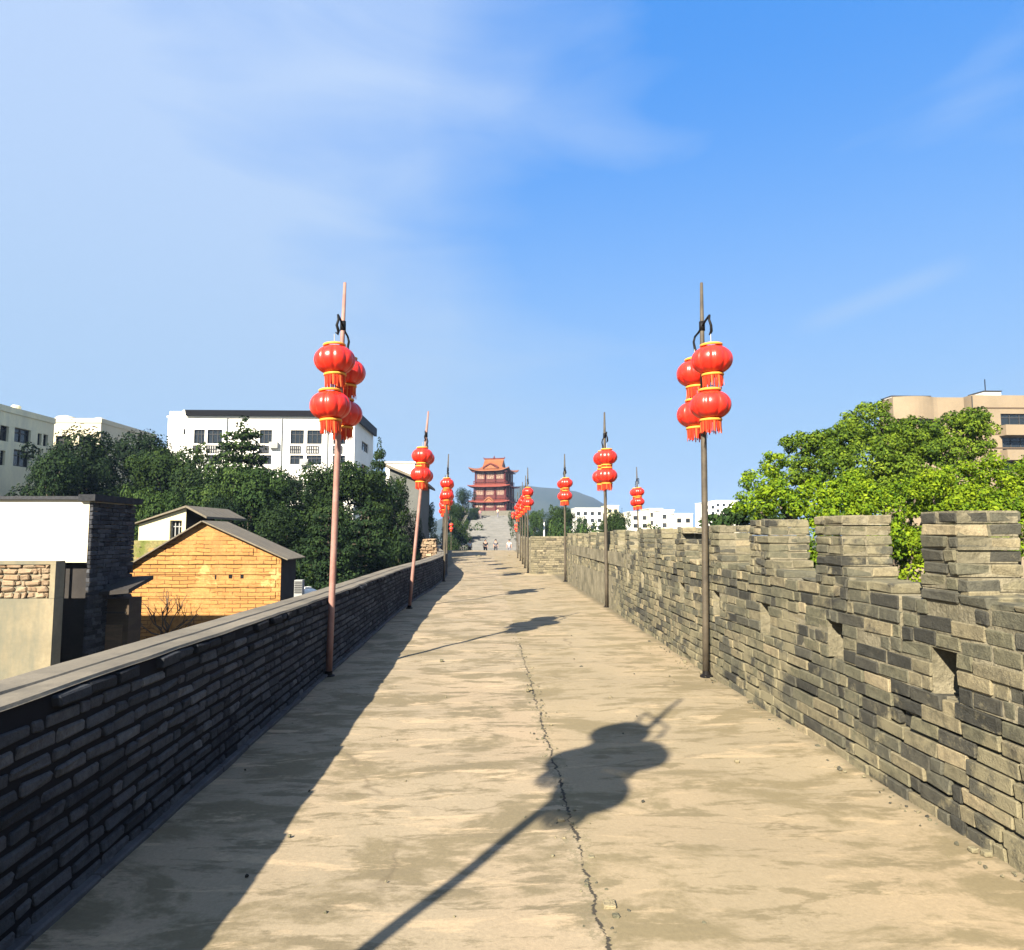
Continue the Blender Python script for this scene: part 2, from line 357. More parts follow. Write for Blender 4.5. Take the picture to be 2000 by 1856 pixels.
def hill():
    # crest line surveyed from the photo, at about a kilometre
    Y = 1000.; prof = [(800, 1035), (880, 1000), (930, 962), (985, 948), (1020, 945), (1050, 949), (1090, 952), (1120, 957), (1150, 968), (1180, 985), (1215, 1003), (1260, 1020), (1330, 1033)]
    V = []; F = []; n = 14; rr = random.Random(5)
    for px, py in prof:
        p = at(px, py, Y)
        for k in range(n):
            u = k / (n - 1) * 2 - 1; z = -5 + (p.z + 5) * max(0, math.cos(u * math.pi / 2)) ** .8
            V.append((p.x * (1 + u * .2), Y + u * 260, z + rr.uniform(-.6, .6) * (z > 5)))
    for i in range(len(prof) - 1):
        for k in range(n - 1): a = i * n + k; F.append((a, a + n, a + n + 1, a + 1))
    mb = MB(); mb.add(V, F); tag(mb.build('hill', M['hill'], smooth=True), kind='structure')
hill()

# ------------------------------------------------------------------ bricks
def _tmpl():
    corners = [(x, y, z) for x in (-1, 1) for y in (-1, 1) for z in (-1, 1)]
    hv, bv = [], []
    for c in corners:
        for a in range(3):
            hv.append(c); bv.append([0 if i == a else -c[i] for i in range(3)])
    hv = np.array(hv, float); bv = np.array(bv, float); ci = {c: i for i, c in enumerate(corners)}
    P = hv + bv * .2; quads, tris = [], []
    for a in range(3):
        for s in (-1, 1):
            o = [i for i in range(3) if i != a]; q = []
            for u, v in ((-1, -1), (1, -1), (1, 1), (-1, 1)):
                c = [0, 0, 0]; c[a] = s; c[o[0]] = u; c[o[1]] = v; q.append(ci[tuple(c)] * 3 + a)
            quads.append(q)
    for a in range(3):
        o = [i for i in range(3) if i != a]
        for s1 in (-1, 1):
            for s2 in (-1, 1):
                q = []
                for w, ax in ((-1, 0), (1, 0), (1, 1), (-1, 1)):
                    c = [0, 0, 0]; c[a] = w; c[o[0]] = s1; c[o[1]] = s2; q.append(ci[tuple(c)] * 3 + o[ax])
                quads.append(q)
    for c in corners: tris.append([ci[c] * 3, ci[c] * 3 + 1, ci[c] * 3 + 2])
    def fix(f):
        p = P[f]; n = np.cross(p[1] - p[0], p[2] - p[0]); return f if n.dot(p.mean(0)) > 0 else f[::-1]
    return hv, bv, np.array([fix(q) for q in quads]), np.array([fix(q) for q in tris])
HV, BV, TQ, TT = _tmpl()
def brick_mesh(name, boxes, mp, m, parent, bev=.007, jit=.003, smooth=False):
    """boxes: rows (s0,s1,t0,t1,z0,z1,tone) in wall space; mp maps (s,t,z) arrays to the world"""
    B = np.array(boxes, float); n = len(B)
    c = np.stack([(B[:, 0] + B[:, 1]) / 2, (B[:, 2] + B[:, 3]) / 2, (B[:, 4] + B[:, 5]) / 2], 1)
    h = np.stack([(B[:, 1] - B[:, 0]) / 2, (B[:, 3] - B[:, 2]) / 2, (B[:, 5] - B[:, 4]) / 2], 1)
    bb = np.minimum(bev * RNG.uniform(.5, 1.6, (n, 1)), h.min(1, keepdims=True) * .45)
    L = c[:, None, :] + HV[None] * h[:, None, :] + BV[None] * bb[:, None, :]
    L += np.repeat(RNG.normal(0, jit, (n, 8, 3)), 3, axis=1)
    V = mp(L.reshape(-1, 3)); off = (np.arange(n) * 24)[:, None, None]
    Q = (TQ[None] + off).reshape(-1, 4); T = (TT[None] + off).reshape(-1, 3)
    return np_mesh(name, V, [Q, T], [np.repeat(B[:, 6], len(TQ)), np.repeat(B[:, 6], len(TT))], m, parent, smooth)
def path_map(pts, flip=1):
    """pts: plan polyline; s runs along it, t grows to its right (flip=1) or left"""
    P = np.array(pts, float); d = np.diff(P, axis=0); l = np.hypot(d[:, 0], d[:, 1]); cs = np.concatenate([[0], np.cumsum(l)])
    tn = d / l[:, None]; vn = np.vstack([tn[:1], (tn[1:] + tn[:-1]) / 2, tn[-1:]]); vn /= np.hypot(vn[:, 0], vn[:, 1])[:, None]
    def f(L):
        s, t, z = L[:, 0], L[:, 1], L[:, 2]
        sc = np.clip(s, 0, cs[-1]); x = np.interp(sc, cs, P[:, 0]); y = np.interp(sc, cs, P[:, 1])
        ax = np.interp(sc, cs, vn[:, 0]); ay = np.interp(sc, cs, vn[:, 1]); ex = s - sc
        return np.stack([x + ay * t * flip + ax * ex, y - ax * t * flip + ay * ex, z], 1)
    return f, cs[-1]
def subtract(iv, cuts):
    for a, b_ in cuts:
        o = []
        for p, q in iv:
            if b_ <= p or a >= q: o.append((p, q)); continue
            if a > p: o.append((p, a))
            if b_ < q: o.append((b_, q))
        iv = o
    return [(p, q) for p, q in iv if q - p > .03]
def fill(iv, lmin, lmax, rr):
    """cut an interval into brick lengths"""
    o = []
    for p, q in iv:
        s = p
        while q - s > 1e-4:
            L = rr.uniform(lmin, lmax) if rr.random() > .3 else rr.uniform(lmin * .45, lmin * .7)
            if q - s - L < lmin * .45: L = q - s
            o.append((s, s + L)); s += L
    return o

# right-hand battlement ------------------------------------------------
MER = [(1.15, 1.52), (2.42, 2.78), (3.66, 3.98), (4.87, 5.28), (6.15, 6.63), (7.5, 7.98), (8.85, 9.3), (10.1, 10.55), (11.35, 11.85), (12.65, 13.1), (13.95, 14.45), (15.25, 15.7), (16.5, 17.0), (17.8, 18.3), (19.1, 19.55), (20.4, 20.9), (21.65, 22.1), (22.95, 23.45)]
def battlement(name, label, pts, merl, zb=1.22, zt=1.74, base=-.02, thick=.36, y0=0, seed=1, course=.0885, flip=1, loops=True, fade=0, bm='bat', holes=()):
    rr = random.Random(seed); f, ln = path_map(pts, flip)
    root = thing(name, label, 'brick wall', (0, 0, 0))
    merl = [(a - y0, b_ - y0) for a, b_ in merl]
    lp = [(a + .06, a + .27) for a, b_ in merl] if loops else []
    bx, core = [], []; nc = int(round((zb - base) / course)); half = thick / 2
    def lay(iv, z0, z1, arr, lmin=.19, lmax=.38, big=0):
        for s0, s1 in fill(iv, lmin, lmax, rr):
            g = .005 + rr.random() * .006; pr = rr.choice((0, 0, .001, .003, .005, .009)) + big; dz = rr.uniform(-.009, .009)
            if rr.random() < .02: pr -= .03
            arr.append((s0 + g, s1 - g, -pr, half - .004, z0 + .005 + dz, z1 - .005 + dz, min(1, max(0, rr.gauss(.46, .27)))))
        for s0, s1 in fill(iv, lmin, lmax, rr):
            g = .007; arr.append((s0 + g, s1 - g, half + .004, thick + rr.uniform(0, .012), z0 + .005, z1 - .005, min(1, max(0, rr.gauss(.46, .27)))))
    for k in range(nc):
        z0 = base + k * course; z1 = z0 + course
        cuts = []
        if z0 > .60 and z1 < .98: cuts = lp
        for h0, h1, hz0, hz1 in holes:
            if z0 > hz0 and z1 < hz1: cuts = [(h0, h1)]
        iv = subtract([(0, ln)], cuts)
        if z0 > .9: iv = subtract(iv, [(4.20 - y0, 4.222 - y0)] if loops else [])
        lay(iv, z0, z1, bx)
        for a, b_ in iv: core.append((a + .004, b_ - .004, .0045, thick - .012, z0, z1, .5))
    ztop = base + nc * course
    brick_mesh('brickwork', bx, f, M[bm], root, bev=.0045, jit=.0028)
    # rough sill fill of the gaps between merlons: shallow odd bricks
    ob = []
    for (a, b_), (c_, d_) in zip(merl, merl[1:]):
        s = b_ - .01
        while s < c_:
            L = rr.uniform(.14, .34); e = min(s + L, c_ + .01)
            if rr.random() < .8: ob.append((s + .006, e - .006, rr.uniform(-.005, .03), thick - rr.uniform(0, .12), ztop, ztop + rr.uniform(.02, .075), min(1, max(0, rr.gauss(.46, .27)))))
            s = e
    if ob: brick_mesh('sill_course', ob, f, M['bat'], root, jit=.005)
    for a, b_ in merl:
        mb_ = []; top = zt - (rr.uniform(0, .015) if a + y0 < 7 else rr.uniform(.02, .08)) - max(0, (a + y0 - 7) * .006 if fade else 0); n = max(3, int(round((top - ztop) / .078))); c = (top - ztop) / n
        for k in range(n):
            w = (.075, .06, .0)[min(k, 2)] if zt > 1.5 else 0; e0 = rr.uniform(-.012, .012); e1 = rr.uniform(-.012, .012)
            z0 = ztop + k * c; iv = [(a - w + e0, b_ + w * .4 + e1)]
            if k >= n - 2 and rr.random() < (0 if a + y0 < 7 else .5): iv = [(a + rr.uniform(.0, .16), b_ - rr.uniform(0, .16))]
            if iv[0][1] - iv[0][0] < .12: continue
            lay(iv, z0, z0 + c, mb_, .16, .3, .0)
            core.append((iv[0][0] + .010, iv[0][1] - .010, .006, thick - .016, z0, z0 + c - .004, .5))
        brick_mesh('merlon', mb_, f, M['bat'], root, jit=.0035)
    brick_mesh('mortar_core', core, f, M['batm'], root, bev=.001, jit=0)
    return root
battlement('battlement_wall', 'weathered grey brick battlement with loopholes along the right of the walkway',
           [(lerp_tab(RX, y), y) for y in (-2, 3, 9, 12, 16, 20, 24)], MER, y0=-2, seed=4, fade=1)
battlement('battlement_wall', 'pale brick battlement crossing ahead with a square hole, past the end of the right wall',
           [(1.75, 28), (6.4, 28)], [], zb=1.5, zt=1.42, seed=8, loops=False, y0=0, fade=0, bm='batp', holes=[(2.55, 2.85, .55, .92)])
battlement('battlement_wall', 'outer side of the bastion battlement, behind the right wall', [(6.4, 24.2), (6.4, 27.9)], [(.3, 1.2), (2, 3)], zb=1.2, zt=1.6, seed=9, loops=False)
battlement('battlement_wall', 'distant grey battlement on the right leading to the end of the deck', [(1.75, 28.4), (2.0, 40), (3.2, 66)], [(1.2 + 2.2 * i, 2.6 + 2.2 * i) for i in range(16)], zb=1.1, zt=1.4, seed=10, loops=False, bm='batp')
# left parapet ----------------------------------------------------------
def ztl(y): return lerp_tab([(-4, .975), (3, .96), (8.3, .89), (17, .84), (70, .82)], y)
def left_parapet():
    ys = [-3, 0, 3, 6, 9, 12, 15, 16, 17, 18, 19, 20, 22, 24, 26, 27, 28, 29, 30, 32, 35, 40, 50, CREST]
    f0, ln = path_map([(lerp_tab(LX, y), y) for y in ys], -1); rr = random.Random(21)
    root = thing('parapet_wall', 'low dark brick parapet with smooth tan coping along the left of the walkway', 'brick wall')
    def f(L):                                   # z given as a share of the height under the coping
        y = f0(L)[:, 1]; k = np.array([ztl(v) for v in y]) - .027; L = L.copy(); L[:, 2] *= k; return f0(L)
    bx = []; nc = 12
    for k in range(nc):
        z0, z1 = k / nc, (k + 1) / nc
        for s0, s1 in fill([(0, ln)], .20, .27, rr):
            top = k == nc - 1
            pr = rr.uniform(0, .007) + (rr.choice((-.02, .0, .012, .026)) if top else 0)
            bx.append((s0 + .009, s1 - .009, -pr, .15, z0 + .016, z1 - .012, min(1, max(0, rr.gauss(.1 if top else .5, .22)))))
    brick_mesh('brickwork', bx, f, M['par'], root, bev=.008, jit=.0035)
    co = [(i * ln / 140, (i + 1) * ln / 140, .011, .36, 0.0, 1.0, .5) for i in range(140)]
    brick_mesh('mortar_core', co, f, M['parm'], root, bev=.0001, jit=0)
    def g_(L):
        y = f0(L)[:, 1]; k = np.array([ztl(v) for v in y]); L = L.copy(); L[:, 2] += k; return f0(L)
    def slab(t0, t1, z0, z1, name, m, wob=.004):
        n = int(ln / .18); s = np.linspace(0, ln, n); V = []
        w1 = np.array([rr.uniform(-wob, wob) for _ in s]); w1 = np.convolve(w1, [.25, .5, .25], 'same'); w2 = np.array([rr.uniform(-wob, wob) for _ in s]) * .6
        for (t, z, wt, wz) in ((t0, z0, 1, .5), (t0 + .004, z1 - .012, 1, .5), (t0 + .016, z1, .8, .5), (t1 - .012, z1, 0, .5), (t1, z1 - .01, 0, .5), (t1, z0, 0, .5)):
            V.append(np.stack([s, t + w1 * wt * 2.2, z + w2 * wz], 1))
        V = g_(np.concatenate(V)); F = []
        for j in range(5):
            for i in range(n - 1): F.append((j * n + i, j * n + i + 1, (j + 1) * n + i + 1, (j + 1) * n + i))
        F = np.array(F)[:, ::-1]
        return np_mesh(name, V, [F], [np.full(len(F), .5)], m, root, False)
    slab(-.006, .16, -.026, -.012, 'coping', M['coping'], .007)
    slab(.1605, .36, -.05, -.009, 'coping', M['coping'], .004)
    def h_(L): return f0(L)
    brick_mesh('base_strip', [(i * ln / 140, (i + 1) * ln / 140 - .002, -.045, .02, -.03, .028, .5) for i in range(140)], h_, M['strip'], root, bev=.006, jit=.002)
    return root
left_parapet()

# ------------------------------------------------------------------ lanterns and poles
def gloss_red():
    m, t, b = mat('lantern_red'); f = noise(t, 5, 3)
    c = mix(t, msk(t, f, .35, .65), (.66, .028, .012), (.52, .016, .010)); t.links.new(c, b.inputs['Base Color'])
    b.inputs['Roughness'].default_value = .32; b.inputs['Specular IOR Level'].default_value = .5
    b.inputs['Subsurface Weight'].default_value = .08; b.inputs['Subsurface Radius'].default_value = (.12, .02, .01); b.inputs['Subsurface Scale'].default_value = .3
    return m
M['red'] = gloss_red()
M['gold'] = plain('lantern_gold', (.70, .30, .05), .4)
def fringe_mat():
    m, t, b = mat('lantern_fringe'); c = ramp(t, attr(t), [(0, (.55, .03, .015)), (.55, (.66, .08, .025)), (1, (.78, .24, .07))]); t.links.new(c, b.inputs['Base Color'])
    tr = N(t, 'ShaderNodeBsdfTranslucent'); t.links.new(c, tr.inputs[0]); ms = N(t, 'ShaderNodeMixShader'); ms.inputs[0].default_value = .4
    t.links.new(b.outputs[0], ms.inputs[1]); t.links.new(tr.outputs[0], ms.inputs[2])
    t.links.new(ms.outputs[0], [n for n in t.nodes if n.type == 'OUTPUT_MATERIAL'][0].inputs[0]); return m
M['fringe'] = fringe_mat()
M['pole_pink'] = worn('pole_bleached_red', (.30, .15, .12), (.38, .22, .18), 6, .55)
M['pole_brown'] = worn('pole_brown', (.06, .05, .037), (.11, .09, .062), 6, .6)
M['iron'] = plain('black_iron', (.012, .011, .011), .5)
M['cord'] = plain('cord', (.5, .47, .42), .8)
LPARTS = {}
def lantern_meshes():
    b_ = MB(); pr = []; n = 16
    for i in range(n + 1):
        a = -math.pi / 2 * .83 + math.pi * .83 * i / n
        pr.append((.228 * math.cos(a) ** .85, .158 * math.sin(a) / math.sin(math.pi / 2 * .83)))
    b_.lathe(pr, 80, lobes=10, depth=.085); LPARTS['body'] = (b_, 'red', True)
    for nm, z in (('top_ring', .156), ('bottom_ring', -.182)):
        r_ = MB(); r_.lathe([(.112, z), (.124, z + .003), (.126, z + .022), (.112, z + .03), (.06, z + .03)] if z > 0 else [(.06, z), (.112, z), (.126, z + .005), (.124, z + .026), (.112, z + .03)], 28); LPARTS[nm] = (r_, 'gold', True)
    fr = MB(); rr = random.Random(4)
    for k in range(34):
        a = 2 * math.pi * k / 34 + rr.uniform(-.03, .03); w = .0085; L = .135 * rr.uniform(.78, 1.08); fl = rr.uniform(-.006, .02)
        ca, sa = math.cos(a), math.sin(a); p = []
        for rz, z, ww in ((.116, -.182, w), (.113 + fl * .3, -.182 - L * .5, w), (.112 + fl, -.182 - L, w * .7)):
            for sg in (-1, 1): p.append((rz * ca - sa * ww * sg, rz * sa + ca * ww * sg, z))
        q = [(x * .97, y * .97, z) for x, y, z in p]
        fr.add(p + q, [(0, 1, 3, 2), (2, 3, 5, 4), (7, 6, 8, 9), (9, 8, 10, 11), (1, 7, 9, 3), (3, 9, 11, 5), (6, 0, 2, 8), (8, 2, 4, 10), (4, 5, 11, 10)])
    LPARTS['fringe'] = (fr, 'fringe', False)
    c_ = MB(); c_.tube([(0, 0, .17), (0, 0, .30)], .004, 5); LPARTS['cord'] = (c_, 'cord', False)
lantern_meshes()
LPROTO = None
def lantern(loc, rz, label, group, scale=1):
    global LPROTO
    if LPROTO is None:
        o = thing('red_lantern', label, 'lantern', loc, rz, group); o.scale = (scale,) * 3
        for nm, (mb, mt, sm) in LPARTS.items(): mb.build(nm, M[mt], o, sm)
        LPROTO = o; return o
    o = LPROTO.copy(); COL.objects.link(o); o.location = loc; o.rotation_euler = (0, 0, rz); o.scale = (scale,) * 3; o.rotation_euler = (math.sin(len(label) * 7.1 + loc[1]) * .035, math.cos(len(label) * 3.3 + loc[1] * 2) * .035, rz); tag(o, label, 'lantern', group)
    for ch in list(LPROTO.children): c = ch.copy(); COL.objects.link(c); c.parent = o
    return o
def pole_thing(x, y, z, lean, desc, where, color, idx, zt=4.55, lean_y=0):
    dz = 0 if idx < 3 else -.27; zt += dz
    o = thing('lantern_pole', f'slender {desc} lantern pole {where}', 'lantern pole', (x, y, z), 0, 'lantern poles along the walkway')
    rr = random.Random(idx); p = MB()
    def ax(h): return Vector((lean * h, lean_y * h + .012 * math.sin(h * 1.3 + idx), h))
    hs = [0, .6, 1.2, 1.8, 2.4, 3.0, 3.5, 3.9, zt]
    p.tube([ax(h) for h in hs], [.037, .036, .036, .035, .034, .032, .029, .026, .017], 12)
    p.build('pole', M[color], o, True)
    q = MB(); b_ = ax(4.02 + dz)
    sgn = 1 if idx % 2 else -1
    q.tube([b_ + Vector((0, -.27, .05)), b_ + Vector((0, -.12, .03)), b_ + Vector((.0, .0, .0)), b_ + Vector((0, .14, -.03)), b_ + Vector((0, .29, -.04))], [.012, .013, .014, .013, .012], 8)
    for s in (-1, 1):
        e = b_ + Vector((0, .28 * s, .05 if s < 0 else -.04))
        q.tube([e, e + Vector((.012 * sgn, .018 * s, -.06)), e + Vector((-.004 * sgn, .03 * s, -.13)), e + Vector((.012, .012 * s, -.19)), e + Vector((.0, -.012 * s, -.225)), e + Vector((-.02 * sgn, -.005, -.205))], [.012, .014, .016, .018, .013, .008], 8)
    q.tube([b_ + Vector((0, 0, -.05)), b_ + Vector((0, 0, .06))], .034, 12)
    q.build('hook_arm', M['iron'], o, True)
    fo = MB(); fo.lathe([(.07, -.01), (.07, .012), (.045, .02), (.04, .06), (.037, .06)], 14, capb=True); fo.build('base_plate', M['iron'], o)
    short = where
    for s, arm in ((-1, 'nearer'), (1, 'farther')):
        for hz, lev in ((3.53 + dz, 'upper'), (3.02 + dz * .6, 'lower')):
            a = ax(hz)
            lantern((x + a.x + rr.uniform(-.015, .015) + (-.03 if lev == 'lower' and idx == 1 and s < 0 else 0), y + a.y + .29 * s, z + hz + rr.uniform(-.015, .015)), rr.uniform(0, .6),
                    f'{lev} red lantern on the {arm} arm, pole {short}', 'red lanterns hung on the poles')
    return o
POLES = [
    (-1.775, .6, 0, .02, 'bleached red', 'beside the viewer at the left parapet', 'pole_pink'),
    (-1.775, 8.0, 0, .020, 'pinkish', 'nearest in view against the left parapet', 'pole_pink'),
    (2.47, 7.85, 0, .012, 'brown', 'nearest in view against the right battlement', 'pole_brown'),
    (-1.66, 15.1, 0, .085, 'pale pink', 'second in view along the left parapet', 'pole_pink'),
    (2.60, 15.1, 0, .0, 'brown', 'second in view along the right battlement', 'pole_brown'),
    (-1.44, 23.4, 0, .03, 'brown', 'third in view along the left parapet', 'pole_brown'),
    (2.62, 23.2, 0, .0, 'brown', 'at the far end of the right battlement', 'pole_brown'),
    (6.1, 27.7, 0, -.01, 'brown', 'on the bastion corner at right', 'pole_brown'),
    (1.66, 28.1, 0, .0, 'dark', 'at the cross battlement end', 'pole_brown'),
    (-1.98, 32, 0, .01, 'brown', 'fourth in view along the left parapet', 'pole_brown'),
    (-2.55, 40, 0, .01, 'brown', 'fifth in view along the left parapet', 'pole_brown'),
    (-2.95, 48, 0, .01, 'brown', 'sixth in view along the left parapet', 'pole_brown'),
    (-3.3, 56, 0, .01, 'brown', 'at the far left end of the deck', 'pole_brown'),
    (-1.62, 28, 0, .01, 'brown', 'at the bend of the left parapet', 'pole_brown'),
    (-2.25, 36, 0, .02, 'brown', 'between the fourth and fifth left poles', 'pole_brown'),
    (1.75, 32, 0, .01, 'brown', 'just behind the cross battlement', 'pole_brown'),
    (1.95, 40.5, 0, .0, 'brown', 'second behind the battlement', 'pole_brown'),
    (1.85, 36, 0, .0, 'brown', 'first behind the cross battlement', 'pole_brown'),
    (2.0, 45, 0, .0, 'brown', 'second behind the cross battlement', 'pole_brown'),
    (2.5, 56, 0, .0, 'brown', 'at the far right end of the deck', 'pole_brown'),
    (-3.9, 76, -.74, .0, 'brown', 'at the left foot of the ramp', 'pole_brown'),
    (-3.6, 92, .6, .0, 'brown', 'halfway up the left side of the ramp', 'pole_brown'),
    (3.4, 80, -.74, .0, 'brown', 'at the right foot of the ramp', 'pole_brown'),
    (3.6, 96, 1.1, .0, 'brown', 'halfway up the right side of the ramp', 'pole_brown'),
]
for i, (x, y, z, ln_, d, w, c) in enumerate(POLES): pole_thing(x, y, z, ln_, d, w, c, i)

# ------------------------------------------------------------------ foliage
def leaf_mat(name, stops, trans=.25):
    m, t, b = mat(name); c = ramp(t, attr(t), stops)
    oi = N(t, 'ShaderNodeObjectInfo'); hs = N(t, 'ShaderNodeHueSaturation'); t.links.new(c, hs.inputs['Color'])
    v = N(t, 'ShaderNodeMath', operation='MULTIPLY_ADD'); t.links.new(oi.outputs['Random'], v.inputs[0]); v.inputs[1].default_value = .5; v.inputs[2].default_value = .75; t.links.new(v.outputs[0], hs.inputs['Value'])
    c = hs.outputs[0]
    t.links.new(c, b.inputs['Base Color']); b.inputs['Roughness'].default_value = .75; b.inputs['Specular IOR Level'].default_value = .08
    tr = N(t, 'ShaderNodeBsdfTranslucent'); t.links.new(c, tr.inputs[0]); ms = N(t, 'ShaderNodeMixShader'); ms.inputs[0].default_value = trans
    t.links.new(b.outputs[0], ms.inputs[1]); t.links.new(tr.outputs[0], ms.inputs[2])
    t.links.new(ms.outputs[0], [n for n in t.nodes if n.type == 'OUTPUT_MATERIAL'][0].inputs[0]); return m
M['leaf_dark'] = leaf_mat('leaf_dark', [(0, (.006, .016, .007)), (.5, (.018, .040, .014)), (1, (.045, .08, .022))], .1)
M['leaf_mid'] = leaf_mat('leaf_mid', [(0, (.012, .03, .01)), (.5, (.036, .07, .017)), (1, (.08, .125, .028))], .15)
M['leaf_lime'] = leaf_mat('leaf_lime', [(0, (.03, .075, .01)), (.3, (.10, .18, .01)), (.7, (.22, .31, .012)), (1, (.31, .39, .025))], .3)
M['leaf_big'] = leaf_mat('leaf_big', [(0, (.018, .045, .01)), (.35, (.06, .11, .012)), (.75, (.15, .225, .016)), (1, (.26, .34, .035))], .2)
M['bark'] = worn('bark', (.09, .07, .05), (.16, .13, .1), 4, bs=.8, bd=.03)
M['bark_pale'] = worn('bark_pale', (.28, .25, .2), (.18, .16, .13), 4, bs=.5)

def crown(clumps, leaf, per_m2, seed, flat=.45, tones=(0, 1), elong=1.7):
    """clumps: (x,y,z,rx,ry,rz). Leaves sit on and under each clump's lumpy shell."""
    rg = np.random.default_rng(seed); Vs, Ts = [], []
    for (cx, cy, cz, rx, ry, rz) in clumps:
        n = int(per_m2 * 4 * math.pi * ((rx * ry + rx * rz + ry * rz) / 3)); n = max(n, 30)
        d = rg.normal(size=(n, 3)); d /= np.linalg.norm(d, axis=1)[:, None]
        ph = rg.uniform(0, 6, 6)
        lump = 1 + .14 * np.sin(4 * d[:, 0] + ph[0]) * np.sin(4 * d[:, 1] + ph[1]) + .10 * np.sin(8 * d[:, 2] + ph[2]) * np.sin(7 * d[:, 0] + ph[3]) + .06 * np.sin(13 * d[:, 1] + ph[4])
        rad = lump * (1 - np.abs(rg.normal(0, .14, n))); stray = rg.random(n) < .06; rad[stray] *= rg.uniform(1.0, 1.22, stray.sum())
        c = np.array([cx, cy, cz]) + d * rad[:, None] * np.array([rx, ry, rz])
        nm = d + rg.normal(0, flat, (n, 3)) + np.array([0, 0, .25]); nm /= np.linalg.norm(nm, axis=1)[:, None]
        a = np.cross(nm, rg.normal(size=(n, 3))); a /= np.linalg.norm(a, axis=1)[:, None]; b_ = np.cross(nm, a)
        L = leaf * rg.uniform(.6, 1.3, (n, 1)); w = L / elong
        V = np.stack([c - a * L * .5, c + b_ * w * .5 - a * L * .05, c + a * L * .5, c - b_ * w * .5 - a * L * .05], 1)
        Vs.append(V.reshape(-1, 3)); Ts.append(np.clip(rg.normal(rg.uniform(.25, .7), .17, n), 0, 1) * (tones[1] - tones[0]) + tones[0])
    V = np.concatenate(Vs); F = np.arange(len(V)).reshape(-1, 4); return V, F, np.concatenate(Ts)
def limb(mb, p0, p1, r0, r1, rr, bend=.12, n=5):
    p0, p1 = Vector(p0), Vector(p1); L = (p1 - p0).length; o = [Vector((rr.uniform(-1, 1), rr.uniform(-1, 1), rr.uniform(-.5, .5))) * L * bend * (0 < i < n) for i in range(n + 1)]
    mb.tube([p0.lerp(p1, i / n) + o[i] * .6 for i in range(n + 1)], [r0 + (r1 - r0) * i / n for i in range(n + 1)], 7)
def tree_proto(kind, seed, H, W_, leaf, dens, lm, bm, low=.35):
    rr = random.Random(seed); cl = []; tr = MB(); top = H * .9
    if kind == 'broad':
        nb = 26; tr_top = H * .55; limb(tr, (0, 0, 0), (rr.uniform(-.2, .2), 0, tr_top), H * .022, H * .012, rr, .04)
        for i in range(nb):
            u = (i + .5) / nb; zz = low + (1 - low) * rr.random() ** .75; rmax = math.sin(math.pi * min(1, .22 + .78 * (zz - low) / (1 - low)) ** 1.1) ** .6 if zz < .97 else .4
            a = i * 2.4 + rr.uniform(-.4, .4); rad = W_ / 2 * rmax * rr.uniform(.45, .85); s = W_ * rr.uniform(.10, .19)
            p = (math.cos(a) * rad, math.sin(a) * rad, zz * H * .92); cl.append((*p, s, s, s * rr.uniform(.65, .95)))
            if rr.random() < .6: limb(tr, (0, 0, H * rr.uniform(.25, .55)), p, H * .008, H * .002, rr)
        for i in range(14):
            a = rr.uniform(0, 6.28); z_ = rr.uniform(low + .1, 1); s = W_ * rr.uniform(.04, .08); rad = W_ / 2 * rr.uniform(.6, 1.05) * (1 - .5 * max(0, z_ - .6))
            cl.append((math.cos(a) * rad, math.sin(a) * rad, z_ * H * .98, s, s, s * 1.1))
    elif kind == 'tiered':
        limb(tr, (0, 0, 0), (0, 0, H * .97), H * .02, H * .003, rr, .01, 8); n = 15
        for i in range(n):
            z_ = low + (1 - low) * i / n; rad = W_ / 2 * (1 - (i / n) ** 1.6 * .8); m_ = 7
            for k in range(m_):
                a = k * 6.28 / m_ + i * 1.1 + rr.uniform(-.25, .25); q = rad * rr.uniform(.35, .8)
                p = (math.cos(a) * q, math.sin(a) * q, z_ * H + rr.uniform(-.1, .1)); s = rad * rr.uniform(.3, .5)
                cl.append((*p, s, s, s * .3 + .1)); limb(tr, (0, 0, z_ * H - .1), p, H * .005, H * .002, rr, .05, 3)
        cl.append((0, 0, H * .98, W_ * .05, W_ * .05, H * .05))
    elif kind == 'bushy':
        limb(tr, (0, 0, 0), (0, 0, H * .5), H * .03, H * .015, rr, .05)
        for i in range(20):
            a = i * 2.4; z_ = low + (1 - low) * rr.random(); q = W_ / 2 * rr.uniform(.1, .75) * math.cos((z_ - .4) * 1.3); s = W_ * rr.uniform(.11, .2)
            cl.append((math.cos(a) * q, math.sin(a) * q, z_ * H * .88, s, s, s * .8)); limb(tr, (0, 0, H * .3), cl[-1][:3], H * .008, H * .003, rr)
    V, F, T = crown(cl, leaf, dens, seed)
    return tr, V, F, T, lm, bm
PROTOS = {}
def proto(key):
    spec = {
        'broad_a': ('broad', 31, 10, 7.5, .145, 95, 'leaf_dark', 'bark'), 'broad_b': ('broad', 47, 10, 7.0, .15, 95, 'leaf_dark', 'bark'),
        'broad_c': ('broad', 59, 10, 7.5, .16, 85, 'leaf_mid', 'bark'), 'tier': ('tiered', 13, 10, 5.4, .15, 80, 'leaf_dark', 'bark'),
        'tier_b': ('tiered', 17, 10, 5.0, .16, 80, 'leaf_mid', 'bark'),
        'bush': ('bushy', 23, 4, 4.2, .15, 60, 'leaf_mid', 'bark'), 'bush_d': ('bushy', 29, 4, 4.2, .15, 60, 'leaf_dark', 'bark')}[key]
    if key not in PROTOS:
        low = {'bushy': .12, 'tiered': .22, 'broad': .28}[spec[0]]
        PROTOS[key] = [tree_proto(*spec[:5], spec[5], spec[6], spec[7], low=low), None, None, spec[2]]
    return PROTOS[key]
